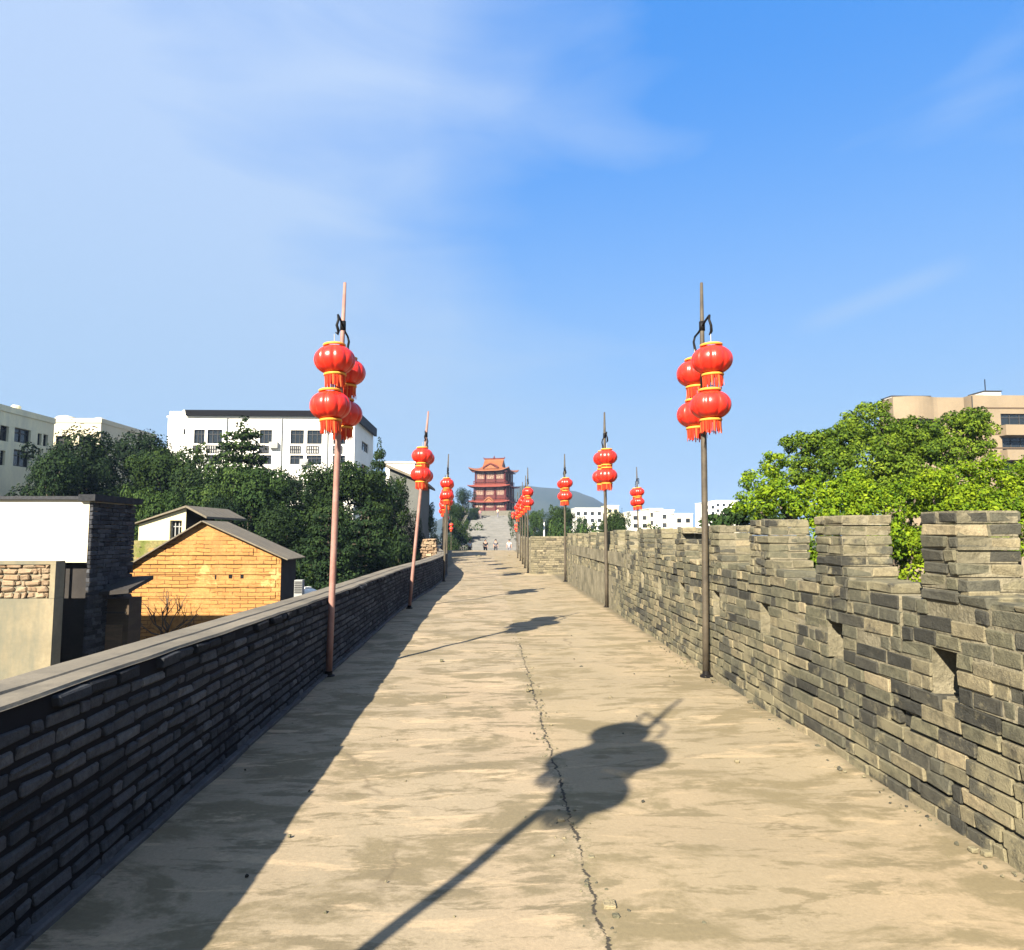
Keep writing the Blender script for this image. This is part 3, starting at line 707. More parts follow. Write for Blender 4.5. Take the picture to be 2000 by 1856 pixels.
def tree(key, px, py_top, Y, label, wscale=1.0, rz=0, name='broadleaf_tree', base=-5, cat='tree', group='trees outside the rampart', lm=None):
    """one tree whose tip is seen at (px, py_top) from the deck, standing at distance Y"""
    p = at(px, py_top, Y); h = p.z - base; P = proto(key); H = P[3]
    o = thing(name, label, cat, (p.x, p.y, base), rz, group); s = h / H; o.scale = (s * wscale, s * wscale, s)
    if P[1] is None:
        tr, V, F, T, lm_, bm = P[0]
        P[1] = tr.build('trunk', M[bm], o, True); P[2] = np_mesh('crown', V, [F], [T], M[lm_], o)
    else:
        for q in (P[1], P[2]): c = q.copy(); COL.objects.link(c); c.parent = o
    return o
LT = [ # left of the rampart: (kind, px, top py, distance, width, label)
    ('broad_a', 118, 872, 34, .75, 'dark tree in front of the cream building, leftmost of the row'),
    ('broad_b', 185, 845, 38, .95, 'dark tree rising directly behind the black brick side wall'),
    ('broad_a', 262, 832, 41, .95, 'tall dark round-topped tree between the cream and the white buildings'),
    ('broad_c', 330, 862, 36, .8, 'dark green tree overlapping the left end of the white building'),
    ('broad_b', 398, 905, 33, .85, 'dark tree below the first windows of the white building'),
    ('tier_b', 474, 822, 37, 1.15, 'mid green tiered tree standing in front of the white building'),
    ('broad_c', 470, 900, 31, .8, 'olive leafy tree under the tiered tree'),
    ('broad_a', 548, 908, 35, .8, 'dark leafy tree under the middle windows of the white building'),
    ('broad_b', 612, 905, 34, .8, 'leafy tree just left of the pink lantern pole'),
    ('broad_c', 690, 892, 33, .8, 'mid green tree just right of the pink lantern pole'),
    ('tier_b', 738, 862, 38, .45, 'thin small-topped tree at the corner of the white building'),
    ('broad_a', 752, 925, 36, .75, 'dark tree in front of the grey gabled building'),
    ('tier', 640, 985, 24, .9, 'dark layered conifer behind the left parapet, beside the pink pole'),
    ('tier', 716, 975, 27, .9, 'dark layered conifer left of the second lantern pole'),
    ('broad_b', 560, 985, 26, .7, 'dark tree behind the roof of the orange house'),
    ('broad_c', 300, 945, 27, .6, 'dark bushy tree directly behind the small cream gable'),
    ('broad_a', 430, 960, 28, .7, 'dark tree rising over the ridge of the orange house'),
    ('bush_d', 762, 1000, 30, .42, 'dense dark bush tree beside the second lantern pole'),
    ('bush', 610, 1085, 21, .55, 'low green bush tree behind the parapet near the orange house'),
    ('bush_d', 695, 1080, 24, .55, 'low dark bush tree behind the parapet, right of the pink pole'),
    ('broad_b', 796, 1000, 40, .5, 'dark tree behind the third lantern pole on the left'),
    ('broad_c', 822, 978, 52, .5, 'mid green tree just left of the cluster of far lanterns'),
    ('broad_a', 905, 948, 120, .55, 'round dark tree at the left side of the gate tower'),
    ('broad_c', 888, 975, 90, .5, 'olive tree below the left corner of the gate tower'),
    ('bush', 886, 1012, 78, .45, 'reddish green shrub on the slope left of the ramp'),
]
for i, (k, px, py, Y, w, lb) in enumerate(LT):
    tree(k, px, py, Y, lb, w, rz=i * 1.37, name='conifer_tree' if k.startswith('tier') else ('shrub' if k.startswith('bush') else 'broadleaf_tree'), cat='shrub' if k.startswith('bush') else 'tree')
RT = [
    ('broad_c', 1092, 982, 56, .55, 'green tree behind the cross battlement, left of its companions'),
    ('bush', 1068, 1005, 48, .42, 'low green shrub beside the white post'),
    ('broad_b', 1128, 1003, 52, .5, 'dark green tree below the far cream building'),
    ('bush_d', 1108, 1012, 44, .45, 'dark shrub behind the cross battlement'),
    ('broad_c', 1192, 990, 46, .5, 'round mid green tree right of the second lantern pole'),
    ('broad_c', 1042, 990, 78, .45, 'mid green tree hiding the terrace right of the gate tower'),
    ('bush', 1155, 1012, 42, .8, 'light green shrub just left of the second right pole'),
    ('broad_a', 1400, 990, 40, .5, 'dark tree between the far white houses and the big lime tree'),
    ('bush_d', 1375, 1005, 34, .7, 'dark shrub beside the nearest brown lantern pole'),
    ('broad_b', 1068, 1000, 75, .6, 'dark tree behind the far lantern poles on the right'),
    ('bush', 912, 1012, 104, .7, 'olive shrub crowding the left edge of the ramp'),
    ('bush_d', 1004, 1003, 108, .45, 'dark shrub crowding the right edge of the ramp'),
    ('broad_c', 922, 985, 125, .4, 'olive tree before the left corner of the tower base'),
    ('bush_d', 935, 996, 138, .9, 'dark shrub at the left foot of the gate tower'),
    ('bush', 990, 996, 136, .9, 'green shrub at the right foot of the gate tower'),
    ('bush', 1008, 1018, 92, .4, 'small green shrub on the slope right of the ramp'),
    ('broad_c', 1010, 992, 110, .6, 'green tree under the right corner of the gate tower'),
    ('bush', 1240, 1018, 60, .9, 'green shrub in front of the far white flats'),
]
for i, (k, px, py, Y, w, lb) in enumerate(RT):
    tree(k, px, py, Y, lb, w, rz=i * 1.9 + .5, name='shrub' if k.startswith('bush') else 'broadleaf_tree', cat='shrub' if k.startswith('bush') else 'tree', group='trees right of the rampart')

# the big lime trees just outside the battlement: clumps placed as surveyed
def big_tree(name, label, Y, clumps, trunk_px, leaf, dens, seed, mt, tones=(0, 1)):
    base = at(trunk_px, 1000, Y); o = thing(name, label, 'tree', (base.x, Y, -5), 0, 'big trees outside the battlement')
    rr = random.Random(seed); tr = MB(); cl = []
    fork = Vector((0, 0, 4.2)); limb(tr, (0, 0, 0), fork, .2, .14, rr, .03)
    for px, py, dy, r in clumps:
        p = at(px, py, Y + dy); r_ = r / FPX * (Y + dy); c = (p.x - base.x, dy, p.z + 5)
        cl.append((*c, r_, r_ * .95, r_ * .72))
        mid = fork.lerp(Vector(c), .55) + Vector((rr.uniform(-.2, .2), rr.uniform(-.2, .2), -.15))
        tr.tube([fork, mid, Vector(c)], [.08, .045, .018], 7)
        cl[-1] = (*c, r_ * .8, r_ * .76, r_ * .58)
        for k in range(16):                     # tufts over the clump
            a = rr.uniform(0, 6.28); e = rr.uniform(-.5, 1.3); q = r_ * rr.uniform(.75, 1.0)
            v = (c[0] + math.cos(a) * q * math.cos(e), c[1] + math.sin(a) * q * math.cos(e), c[2] + q * .75 * math.sin(e)); s = r_ * rr.uniform(.2, .38)
            cl.append((*v, s, s, s * .75))
    tr.build('trunk', M['bark'], o, True)
    V, F, T = crown(cl, leaf, dens, seed, tones=tones)
    np_mesh('crown', V, [F], [T], M[mt], o)
    return o
big_tree('broadleaf_tree', 'large green tree with rounded clumps, its top reaching the tan flats, outside the battlement', 17,
    [(1700, 830, 1.0, 62), (1650, 855, .4, 48), (1600, 870, .2, 45), (1555, 868, 0, 38), (1620, 920, -.3, 60), (1560, 925, -.4, 46), (1690, 905, -.2, 66), (1745, 870, .3, 55), (1780, 850, .6, 48), (1810, 905, 0, 62), (1760, 940, -.6, 66), (1860, 840, .6, 50), (1890, 825, .8, 40), (1845, 885, .2, 45), (1895, 872, .4, 36), (1660, 965, -.8, 60)],
    1700, .085, 300, 71, 'leaf_big', (.1, 1.0))
big_tree('broadleaf_tree', 'bright lime tree spreading low along the top of the battlement', 13.5,
    [(1480, 935, .6, 40), (1505, 900, .7, 28), (1520, 975, .2, 46), (1470, 985, .3, 42), (1570, 985, -.2, 48), (1620, 1000, -.6, 46), (1680, 975, -.5, 52), (1730, 1000, -.7, 50), (1780, 970, -.5, 56), (1740, 1045, -.8, 44), (1780, 1060, -.8, 50), (1700, 1050, -.6, 44), (1830, 990, -.4, 52), (1790, 1110, -.6, 55), (1590, 1040, -.5, 40), (1560, 1075, -.4, 36), (1600, 1090, -.4, 36), (1600, 960, .1, 40), (1660, 945, 0, 36)],
    1700, .068, 400, 72, 'leaf_lime')
big_tree('broadleaf_tree', 'yellow green tree at the right edge, above the nearest merlons', 11.5,
    [(1870, 940, .6, 55), (1900, 975, 0, 52), (1950, 935, .3, 58), (1985, 965, 0, 60), (1940, 990, -.3, 56), (1860, 1000, -.2, 48), (2030, 930, .4, 60), (1810, 950, .5, 44), (2000, 1020, -.5, 60), (1840, 1060, -.6, 55), (1920, 1060, -.4, 60)],
    1930, .06, 480, 73, 'leaf_lime', (.1, 1))
big_tree('broadleaf_tree', 'dull green small tree at the left foot of the big lime tree', 20,
    [(1455, 1005, 0, 42), (1420, 1012, .2, 34), (1500, 1010, .3, 42), (1390, 1020, 0, 26)], 1450, .13, 110, 74, 'leaf_mid', (0, .8))

# ------------------------------------------------------------------ buildings
def facade(mb, O, U, w, h, holes, depth=.22):
    """wall sheet with real openings; O origin, U unit vector along it, holes (u0,u1,z0,z1)"""
    O = Vector(O); U = Vector(U); Nn = Vector((U.y, -U.x, 0)); us = sorted({0, w, *[a for q in holes for a in q[:2]]}); zs = sorted({0, h, *[a for q in holes for a in q[2:4]]})
    P = lambda u, z, d=0: O + U * u + Vector((0, 0, z)) - Nn * d
    for u0, u1 in zip(us, us[1:]):
        for z0, z1 in zip(zs, zs[1:]):
            cu, cz = (u0 + u1) / 2, (z0 + z1) / 2
            if any(a < cu < b_ and c < cz < d for a, b_, c, d in [q[:4] for q in holes]): continue
            mb.add([P(u0, z0), P(u1, z0), P(u1, z1), P(u0, z1)], [(0, 1, 2, 3)], .5)
    for a, b_, c, d in [q[:4] for q in holes]:
        mb.add([P(a, c), P(b_, c), P(b_, d), P(a, d), P(a, c, depth), P(b_, c, depth), P(b_, d, depth), P(a, d, depth)], [(0, 1, 5, 4), (1, 2, 6, 5), (2, 3, 7, 6), (3, 0, 4, 7)], .5)
M['glass'] = plain('dark_glass', (.018, .024, .028), .15, spec=.6)
M['frame'] = plain('window_frame', (.35, .36, .35), .5)
M['frame_d'] = plain('window_frame_dark', (.06, .06, .06), .5)
def window(O, U, q, parent, fm='frame', nm=2, depth=.14, rail=True):
    O = Vector(O); U = Vector(U); Nn = Vector((U.y, -U.x, 0)); a, b_, c, d = q[:4]; t = min(.06, (b_ - a) * .08)
    Mx = Matrix(((U.x, -Nn.x, 0, O.x), (U.y, -Nn.y, 0, O.y), (0, 0, 1, O.z), (0, 0, 0, 1)))
    f = MB(); g0, g1 = depth, depth + .05
    f.box((a, g0, c), (a + t, g1, d), M=Mx); f.box((b_ - t, g0, c), (b_, g1, d), M=Mx); f.box((a + t, g0, c), (b_ - t, g1, c + t), M=Mx); f.box((a + t, g0, d - t), (b_ - t, g1, d), M=Mx)
    for i in range(1, nm):
        u = a + (b_ - a) * i / nm; f.box((u - t / 2, g0 + .002, c + t), (u + t / 2, g1 - .002, d - t), M=Mx)
    if rail: z = c + (d - c) * .68; f.box((a + t, g0 + .006, z - t / 2), (b_ - t, g1 - .006, z + t / 2), M=Mx)
    o = f.build('window', M[fm], parent)
    p = MB(); p.box((a + t * .3, g1 + .004, c + t * .3), (b_ - t * .3, g1 + .02, d - t * .3), M=Mx); p.build('pane', M['glass'], o)
    return o
def block(name, label, loc, rz, w, d, h, wm, fronts=(), rights=(), lefts=(), roofm=None, par=0, fm='frame', nm=2, group=None):
    """box building; local front along +X at y=0 facing -Y, right side at x=w, left side at x=0"""
    o = thing(name, label, 'building', loc, rz, group); mb = MB()
    facade(mb, (0, 0, 0), (1, 0, 0), w, h, fronts); facade(mb, (w, 0, 0), (0, 1, 0), d, h, rights)
    facade(mb, (0, d, 0), (0, -1, 0), d, h, lefts); facade(mb, (w, d, 0), (-1, 0, 0), w, h, [])
    mb.build('wall', M[wm], o)
    r = MB(); p = par
    if p: 
        r.box((-.05, -.05, h + .003), (w + .05, .18, h + p)); r.box((-.05, d - .18, h + .003), (w + .05, d + .05, h + p)); r.box((-.05, .18, h + .003), (.18, d - .18, h + p)); r.box((w - .18, .18, h + .003), (w + .05, d - .18, h + p))
        r.box((.18, .18, h + .004), (w - .18, d - .18, h + .05))
    else: r.box((-.1, -.1, h + .003), (w + .1, d + .1, h + .15))
    r.build('roof', M[roofm or wm], o)
    for q in fronts: window((0, 0, 0), (1, 0, 0), q, o, fm, nm)
    for q in rights: window((w, 0, 0), (0, 1, 0), q, o, fm, nm)
    for q in lefts: window((0, d, 0), (0, -1, 0), q, o, fm, nm)
    return o
M['white'] = worn('white_paint', (.78, .76, .70), (.70, .68, .62), .35, fine=.1, bs=.1)
M['cream'] = worn('cream_paint', (.60, .55, .42), (.52, .47, .34), .4, fine=.15, bs=.1)
M['greyc'] = worn('grey_render', (.80, .74, .50), (.70, .65, .44), .5, stain=(.55, .52, .38), fine=.2, bs=.1)
M['grey_shade'] = worn('shaded_grey_render', (.14, .145, .135), (.11, .115, .105), .5)  # darker grey puts the shade of the gabled house wall into its colour
M['tan'] = worn('tan_render', (.36, .28, .185), (.30, .235, .155), .4, fine=.15, bs=.1)
M['black'] = plain('black_roof_edge', (.008, .008, .010), .6)

# white four storey block behind the trees
def white_block():
    Y = 70.; a = at(327, 812, Y); b_ = at(690, 812, Y); w = b_.x - a.x; base = -5; h = a.z - base
    def U(px): return at(px, 850, Y).x - a.x
    def Z(py): return at(500, py, Y).z - base
    fr = []
    cols = [(377, 398), (403, 432), (505, 529), (565, 591), (597, 626), (648, 672)]
    for (y0, y1) in ((836, 863), (885, 903), (934, 953), (984, 1003)):
        for c0, c1 in cols: fr.append((U(c0), U(c1), Z(y1), Z(y0)))
    fr.append((U(356), U(360), Z(846), Z(835)))
    rg = [(4.2, 8.2, Z(y1) , Z(y0)) for y0, y1 in ((845, 864), (892, 910), (940, 958))]
    o = block('apartment_block', 'long white block with a black roof edge rising behind the dark trees on the left', (a.x, Y, base), 0, w, 11.5, h, 'white', fr, rg, nm=3, fm='frame_d')
    for c0, c1 in cols:                        # small grilles for the cooling units under the upper windows
        q = MB(); u0, u1 = U(c0), U(c1) - .35; zz0, zz1 = Z(881), Z(867)
        for i in range(6): x = u0 + (u1 - u0) * i / 5; q.box((x - .035, -.12, zz0), (x + .035, -.06, zz1))
        for z_ in (zz0, (zz0 + zz1) / 2, zz1): q.box((u0 - .04, -.055, z_ - .03), (u1 + .04, -.003, z_ + .03))
        q.build('grille', M['frame_d'], o)
    for i, px_ in enumerate((441, 548, 637, 662)):   # down pipes and cooling units on the front
        q = MB(); q.tube([(U(px_), -.09, Z(1040)), (U(px_), -.09, h - .05)], .07, 6); q.build('down_pipe', M['frame'], o)
    for px_, py_ in ((435, 878), (534, 872), (594, 905), (563, 955), (403, 905)):
        q = MB(); q.box((U(px_) - .42, -.42, Z(py_)), (U(px_) + .42, -.06, Z(py_) + .62)); q.lathe([(.22, 0), (.22, .02)], 12, (U(px_), -.43, Z(py_) + .3)); q.build('cooling_unit', M['frame'], o)
    e = MB(); x0 = U(362); e.hexa([(x0, -.35, h + .16), (w + .3, -.35, h + .16), (w + .3, -.003, h + .16), (x0, -.003, h + .16), (x0 - .05, -.45, h + .72), (w + .35, -.45, h + .72), (w + .35, -.003, h + .72), (x0 - .05, -.003, h + .72)])
    e.hexa([(w + .12, -.003, h - .2), (w + .4, -.003, h - .2), (w + .4, 11.6, h - .2), (w + .12, 11.6, h - .2), (w + .12, -.003, h + .72), (w + .4, -.003, h + .72), (w + .4, 11.6, h + .72), (w + .12, 11.6, h + .72)])
    e.build('roof_edge', M['black'], o)
    s = MB(); s.box((0, .3, h + .155), (U(362) - .08, 7, Z(800))); s.box((U(345), 1, Z(800) + .003), (U(388), 6, Z(795))); s.box((U(362), 1.2, h + .155), (w - 1, 1.4, h + .68)); s.build('stair_head', M['white'], o)
    s = MB(); s.box((U(383), .6, h + .72), (U(402), 2.4, Z(799))); s.build('roof_tank', M['black'], o)
white_block()
# cream and grey blocks far left
def left_blocks():
    X = at(105, 840, 44).x; ya, yb = 34.2, 44.; base = -5; d = yb - ya
    # facade looks towards the walkway: local frame with right side along +Y
    h = at(0, 793, 40).z - base - .3
    Z = lambda px, py: None
    def yz(px, py):                                # point of the facade plane X seen at px,py
        r_ = ray(px * 1.0045, py * 1.0045); t = (X - EYE.x) / r_.x; q = EYE + r_ * t; return q
    rg = []
    for (x0, x1, y0, y1) in ((0, 17, 828, 858), (28, 60, 834, 862), (73, 81, 843, 866), (84, 93, 845, 868), (26, 58, 876, 908), (74, 80, 874, 892), (83, 89, 893, 916), (0, 10, 876, 905), (70, 76, 908, 925)):
        p, q = yz(x0, (y0 + y1) / 2), yz(x1, (y0 + y1) / 2); zt_, zb_ = yz((x0 + x1) / 2, y0).z, yz((x0 + x1) / 2, y1).z
        rg.append((max(.1, p.y - ya), min(d - .1, q.y - ya), zb_ - base, zt_ - base))
    o = block('apartment_block', 'grey green block in shade at the far left with large dark windows', (X - 9, ya, base), 0, 9, d, h, 'greyc', (), rg, par=.35, nm=2, fm='frame_d')
    s = MB(); s.box((3.5, 2.6, h + .06), (7.6, 6.2, h + 1.1)); s.build('stair_head', M['white'], o)
    s = MB(); s.box((7.7, 4.0, h + .06), (8.4, 5.2, h + .75)); s.lathe([(.25, 0), (.25, .6), (.2, .66)], 12, (8.2, 7.4, h + .06), capt=True); s.build('roof_tank', M['greyc'], o)
    Y = 46.; a = at(94, 822, Y); b_ = at(197, 816, Y); base = -5; w = b_.x - a.x; h = a.z - base
    U = lambda px: at(px, 850, Y).x - a.x
    Zz = lambda py: at(150, py, Y).z - base
    fr = [(U(109), U(135), Zz(872), Zz(848)), (U(154), U(177), Zz(870), Zz(848)), (U(109), U(135), Zz(905), Zz(888)), (U(154), U(177), Zz(905), Zz(888))]
    o = block('apartment_block', 'sunlit cream block with two dark windows next to the grey green block', (a.x, Y, base), 0, w, 7.5, h, 'cream', fr, [(2, 3.5, h - 2.2, h - 1)], par=.3, nm=2, fm='frame_d')
    s = MB(); s.lathe([(.75, 0), (.75, .25), (.55, .5), (.1, .62)], 16, (.4, 1.2, h + .06), capt=True); s.lathe([(.6, 0), (.6, .3), (.1, .5)], 14, (w - .8, 1.2, h + .06), capt=True); s.build('roof_dome', M['cream'], o)
left_blocks()

# grey gabled building right of the trees
def gabled_grey():
    Y = 44.; a = at(757, 945, Y); b_ = at(815, 945, Y); o = thing('gabled_house', 'grey walled house with a sloping dark roof right of the dark trees', 'building', (a.x, Y, -5), 0)
    w = b_.x - a.x; z = lambda py: at(780, py, Y).z + 5
    m = MB(); m.add([(0, 0, 0), (w, 0, 0), (w, 0, z(935)), (0, 0, z(905)), (0, 8, 0), (w, 8, 0), (w, 8, z(935)), (0, 8, z(905))], [(0, 1, 2, 3), (1, 5, 6, 2), (5, 4, 7, 6), (4, 0, 3, 7), (3, 2, 6, 7)]); m.build('wall', M['grey_shade'], o)
    r = MB(); r.hexa([(-.3, -.35, z(907)), (w + .4, -.35, z(940)), (w + .4, 8.2, z(940)), (-.3, 8.2, z(907)), (-.3, -.35, z(902)), (w + .4, -.35, z(935)), (w + .4, 8.2, z(935)), (-.3, 8.2, z(902))]); r.build('roof', M['greyroof'], o)
    Y2 = 58; a = at(750, 905, Y2); b_ = at(806, 905, Y2)
    block('low_block', 'low flat white building behind the sloping roof, left of the second lantern pole', (a.x, Y2, -5), 0, b_.x - a.x, 8, at(780, 901, Y2).z + 5, 'white', [(.4, .9, 8.0, 9.0)])
M['greyroof'] = worn('weathered_roof_tiles', (.24, .205, .15), (.16, .14, .105), 1.5, bs=.6, bd=.03, stretch=(1, 6, 1))
gabled_grey()

# orange brick house ----------------------------------------------------
def orange_brick():
    m, t, b = mat('orange_brick')
    c = N(t, 'ShaderNodeTexCoord'); mp_ = N(t, 'ShaderNodeMapping'); mp_.inputs['Rotation'].default_value = (R(90), 0, 0)
    wv = N(t, 'ShaderNodeTexNoise'); wv.inputs['Scale'].default_value = 3; wv.inputs['Detail'].default_value = 5
    ad = N(t, 'ShaderNodeVectorMath', operation='MULTIPLY_ADD'); ad.inputs[1].default_value = (.06, .06, .06); t.links.new(c.outputs['Object'], wv.inputs['Vector']); t.links.new(wv.outputs['Color'], ad.inputs[0]); t.links.new(c.outputs['Object'], ad.inputs[2])
    t.links.new(ad.outputs[0], mp_.inputs[0])
    br = N(t, 'ShaderNodeTexBrick'); t.links.new(mp_.outputs[0], br.inputs['Vector']); br.inputs['Scale'].default_value = 1; br.inputs['Brick Width'].default_value = .36; br.inputs['Row Height'].default_value = .095; br.inputs['Mortar Size'].default_value = .010; br.inputs['Mortar Smooth'].default_value = .3
    br.inputs['Color1'].default_value = (.52, .265, .08, 1); br.inputs['Color2'].default_value = (.40, .20, .06, 1); br.inputs['Mortar'].default_value = (.15, .07, .025, 1)
    cov = msk(t, noise(t, 1.3, 6, .7), .47, .57)          # smeared render hides much of the bond
    sm = mix(t, msk(t, noise(t, 2.2, 7, .75), .42, .58), (.55, .295, .10), (.38, .195, .065))
    cc = mix(t, cov, br.outputs['Color'], sm)
    pl = msk(t, noise(t, .8, 5, .6, (1, 1, 1.2), dist=.8), .60, .63); cc = mix(t, pl, cc, (.56, .37, .14))
    sp = N(t, 'ShaderNodeSeparateXYZ'); t.links.new(c.outputs['Object'], sp.inputs[0])
    hz = N(t, 'ShaderNodeMapRange'); hz.inputs[1].default_value = 5.4; hz.inputs[2].default_value = 3.6; t.links.new(sp.outputs['Z'], hz.inputs[0])
    hx = N(t, 'ShaderNodeMapRange'); hx.inputs[1].default_value = 2.4; hx.inputs[2].default_value = 0; t.links.new(sp.outputs['X'], hx.inputs[0])
    v = N(t, 'ShaderNodeTexVoronoi'); v.feature = 'DISTANCE_TO_EDGE'; v.inputs['Scale'].default_value = 2.2; t.links.new(ad.outputs[0], v.inputs['Vector'])
    ck = ramp(t, v.outputs['Distance'], [(0, (1, 1, 1)), (.035, (0, 0, 0))])
    mm = N(t, 'ShaderNodeMath', operation='MULTIPLY'); t.links.new(hz.outputs[0], mm.inputs[0]); t.links.new(hx.outputs[0], mm.inputs[1])
    cc = mix(t, mix(t, mm.outputs[0], (0, 0, 0), ck), cc, (.06, .04, .02))
    g = noise(t, 30, 5, .7); cc = mix(t, .4, cc, ramp(t, g, [(.3, (.5, .5, .5)), (.65, (1.1, 1.1, 1.1))]), 'MULTIPLY')
    t.links.new(cc, b.inputs['Base Color'])
    h = N(t, 'ShaderNodeMath', operation='MULTIPLY_ADD'); t.links.new(br.outputs['Fac'], h.inputs[0]); h.inputs[1].default_value = -1.2; t.links.new(g, h.inputs[2])
    bump(t, b, h.outputs[0], .6, .02); b.inputs['Roughness'].default_value = .9; return m
M['orange'] = orange_brick()
M['rubble'] = brick_mat('mossy_rubble', [(0, (.2, .17, .07)), (.5, (.3, .27, .12)), (1, (.45, .36, .2))], (.14, .16, .04), (.48, .56), (.03, .025, .015), (.58, .64))
M['plaster_y'] = worn('yellow_plaster', (.62, .56, .36), (.55, .50, .30), 1.2, fine=.15, bs=.1)
M['darkwall'] = worn('dark_side_wall', (.03, .027, .026), (.05, .045, .04), 2)  # near-black; also paints shade onto house sides and the plaster recess
M['plaster_w'] = worn('white_plaster', (.74, .66, .52), (.64, .56, .42), .8, stain=(.60, .52, .38), fine=.1, bs=.1)
def orange_house():
    Y = 17.; a = at(250, 1100, Y); pk = at(397, 1015, Y); rc = at(547, 1083, Y); base = -5
    o = thing('brick_house', 'orange brick house with a low gable roof just behind the left parapet', 'house', (a.x, Y, base), 0)
    w = rc.x - a.x; px = pk.x - a.x; zp = pk.z - base; zr = rc.z - base; zl = zp - (px) * .62; D = 1.3
    m = MB(); m.add([(0, 0, 0), (w, 0, 0), (w, 0, zr), (px, 0, zp), (0, 0, zl)], [(0, 1, 2, 3, 4)]); m.add([(0, D, 0), (0, D, zl), (px, D, zp), (w, D, zr), (w, D, 0), (0, 0, 0), (0, 0, zl)], [(0, 1, 2, 3, 4), (5, 6, 1, 0)])
    m.build('wall', M['orange'], o)
    m = MB(); m.add([(w, 0, 0), (w, D, 0), (w, D, zr), (w, 0, zr)], [(0, 1, 2, 3)]); m.build('side_wall', M['darkwall'], o)  # side turned from the sun, its shade put into the colour
    def slope(p0, p1, ovr, th=.03):
        d = (Vector(p1) - Vector(p0)).normalized(); e = Vector(p1) + d * ovr; n = Vector((-d.z, 0, d.x)); n = n if n.z > 0 else -n
        s = Vector(p0) + n * .004; e = e + n * .004
        m = MB(); m.hexa([(s.x, -.14, s.z), (e.x, -.14, e.z), (e.x, D + .2, e.z), (s.x, D + .2, s.z), (s.x + n.x * th, -.14, s.z + n.z * th), (e.x + n.x * th, -.14, e.z + n.z * th), (e.x + n.x * th, D + .2, e.z + n.z * th), (s.x + n.x * th, D + .2, s.z + n.z * th)]); return m
    m = slope((px, 0, zp), (w, 0, zr), .2); m2 = slope((px, 0, zp), (0, 0, zl), .2); 
    m.add([Vector(v) for v in m2.v], m2.f); m.build('roof', M['greyroof'], o)
    v = MB()
    for x0, x1, z0, z1 in ((at(445, 1110, Y).x - a.x, at(452, 1110, Y).x - a.x, 6.02 - .5, 6.12 - .5), (at(468, 1110, Y).x - a.x, at(474, 1110, Y).x - a.x, 5.52, 5.62), (at(418, 1110, Y).x - a.x, at(421, 1110, Y).x - a.x, 5.5, 5.6)): v.box((x0, -.006, z0), (x1, .02, z1))
    v.build('vent_hole', M['black'], o)
    for z_ in (5.05, 5.32, 5.62, 5.86, 6.08):               # long plank-like brick bands stand a little proud
        hw0 = max(px * .25 if z_ < 5.7 else px - (zp - z_) * 1.6, .2); hw1 = w - .12 if z_ < zr - .1 else px + (zp - z_) * 1.5
        b_ = MB(); b_.box((hw0, -.022, z_), (hw1, -.002, z_ + .16)); b_.build('brick_band', M['orange'], o)
orange_house()
def gable_small():
    Y = 20.; a = at(270, 1020, Y); o = thing('small_house', 'small cream gabled house with a grey window left of the orange house', 'house', (a.x, Y, -5), 0)
    w = at(362, 1000, Y).x - a.x; z = lambda py: at(320, py, Y).z + 5; zt0, zt1 = z(1020), z(988); zc = z(1051); w0 = at(330, 1030, Y).x - a.x; w1 = at(353, 1030, Y).x - a.x; wz0, wz1 = zc + .02, z(1012)
    m = MB(); m.add([(0, 0, zc), (w0, 0, zc), (w0, 0, zt0 + (zt1 - zt0) * w0 / w), (0, 0, zt0)], [(0, 1, 2, 3)]); m.add([(w0, 0, wz1), (w1, 0, wz1), (w1, 0, zt0 + (zt1 - zt0) * w1 / w), (w0, 0, zt0 + (zt1 - zt0) * w0 / w)], [(0, 1, 2, 3)])
    m.add([(w1, 0, zc), (w, 0, zc), (w, 0, zt1), (w1, 0, zt0 + (zt1 - zt0) * w1 / w)], [(0, 1, 2, 3)]); m.add([(w0, 0, wz0), (w0, .2, wz0), (w0, .2, wz1), (w0, 0, wz1), (w1, 0, wz0), (w1, .2, wz0), (w1, .2, wz1), (w1, 0, wz1)], [(0, 3, 2, 1), (4, 5, 6, 7), (3, 7, 6, 2)])
    m.add([(0, 0, zc), (0, 0, zt0), (0, 3, zt0), (0, 3, zc)], [(0, 1, 2, 3)]); m.build('wall', M['plaster_y'], o)
    s = MB(); s.add([(w, 0, zc), (w, 2.0, zc), (w, 2.0, zt1 - .1), (w, 0, zt1)], [(0, 1, 2, 3)]); s.build('side_wall', M['darkwall'], o)  # shaded side painted dark, unlike the cream front
    window((0, 0, 0), (1, 0, 0), (w0, w1, wz0, wz1), o, 'frame', 3, .1)
    l = MB(); l.box((-.3, -.02, 0), (w + .4, 3, zc - .004)); l.build('lower_wall', M['rubble'], o)
    r = MB(); r.hexa([(-.12, -.12, zt0 + .0), (w + .03, -.12, zt1 + .01), (w + .03, 3.1, zt1 + .01), (-.12, 3.1, zt0 - .03), (-.12, -.12, zt0 + .03), (w + .03, -.12, zt1 + .07), (w + .03, 3.1, zt1 + .07), (-.12, 3.1, zt0 + .03)])
    r.hexa([(w + .035, -.12, zt1 + .01), (w + .62, -.12, zt1 - .3), (w + .62, 3.1, zt1 - .3), (w + .035, 3.1, zt1 + .01), (w + .035, -.12, zt1 + .07), (w + .62, -.12, zt1 - .24), (w + .62, 3.1, zt1 - .24), (w + .035, 3.1, zt1 + .07)]); r.build('roof', M['greyroof'], o)
gable_small()
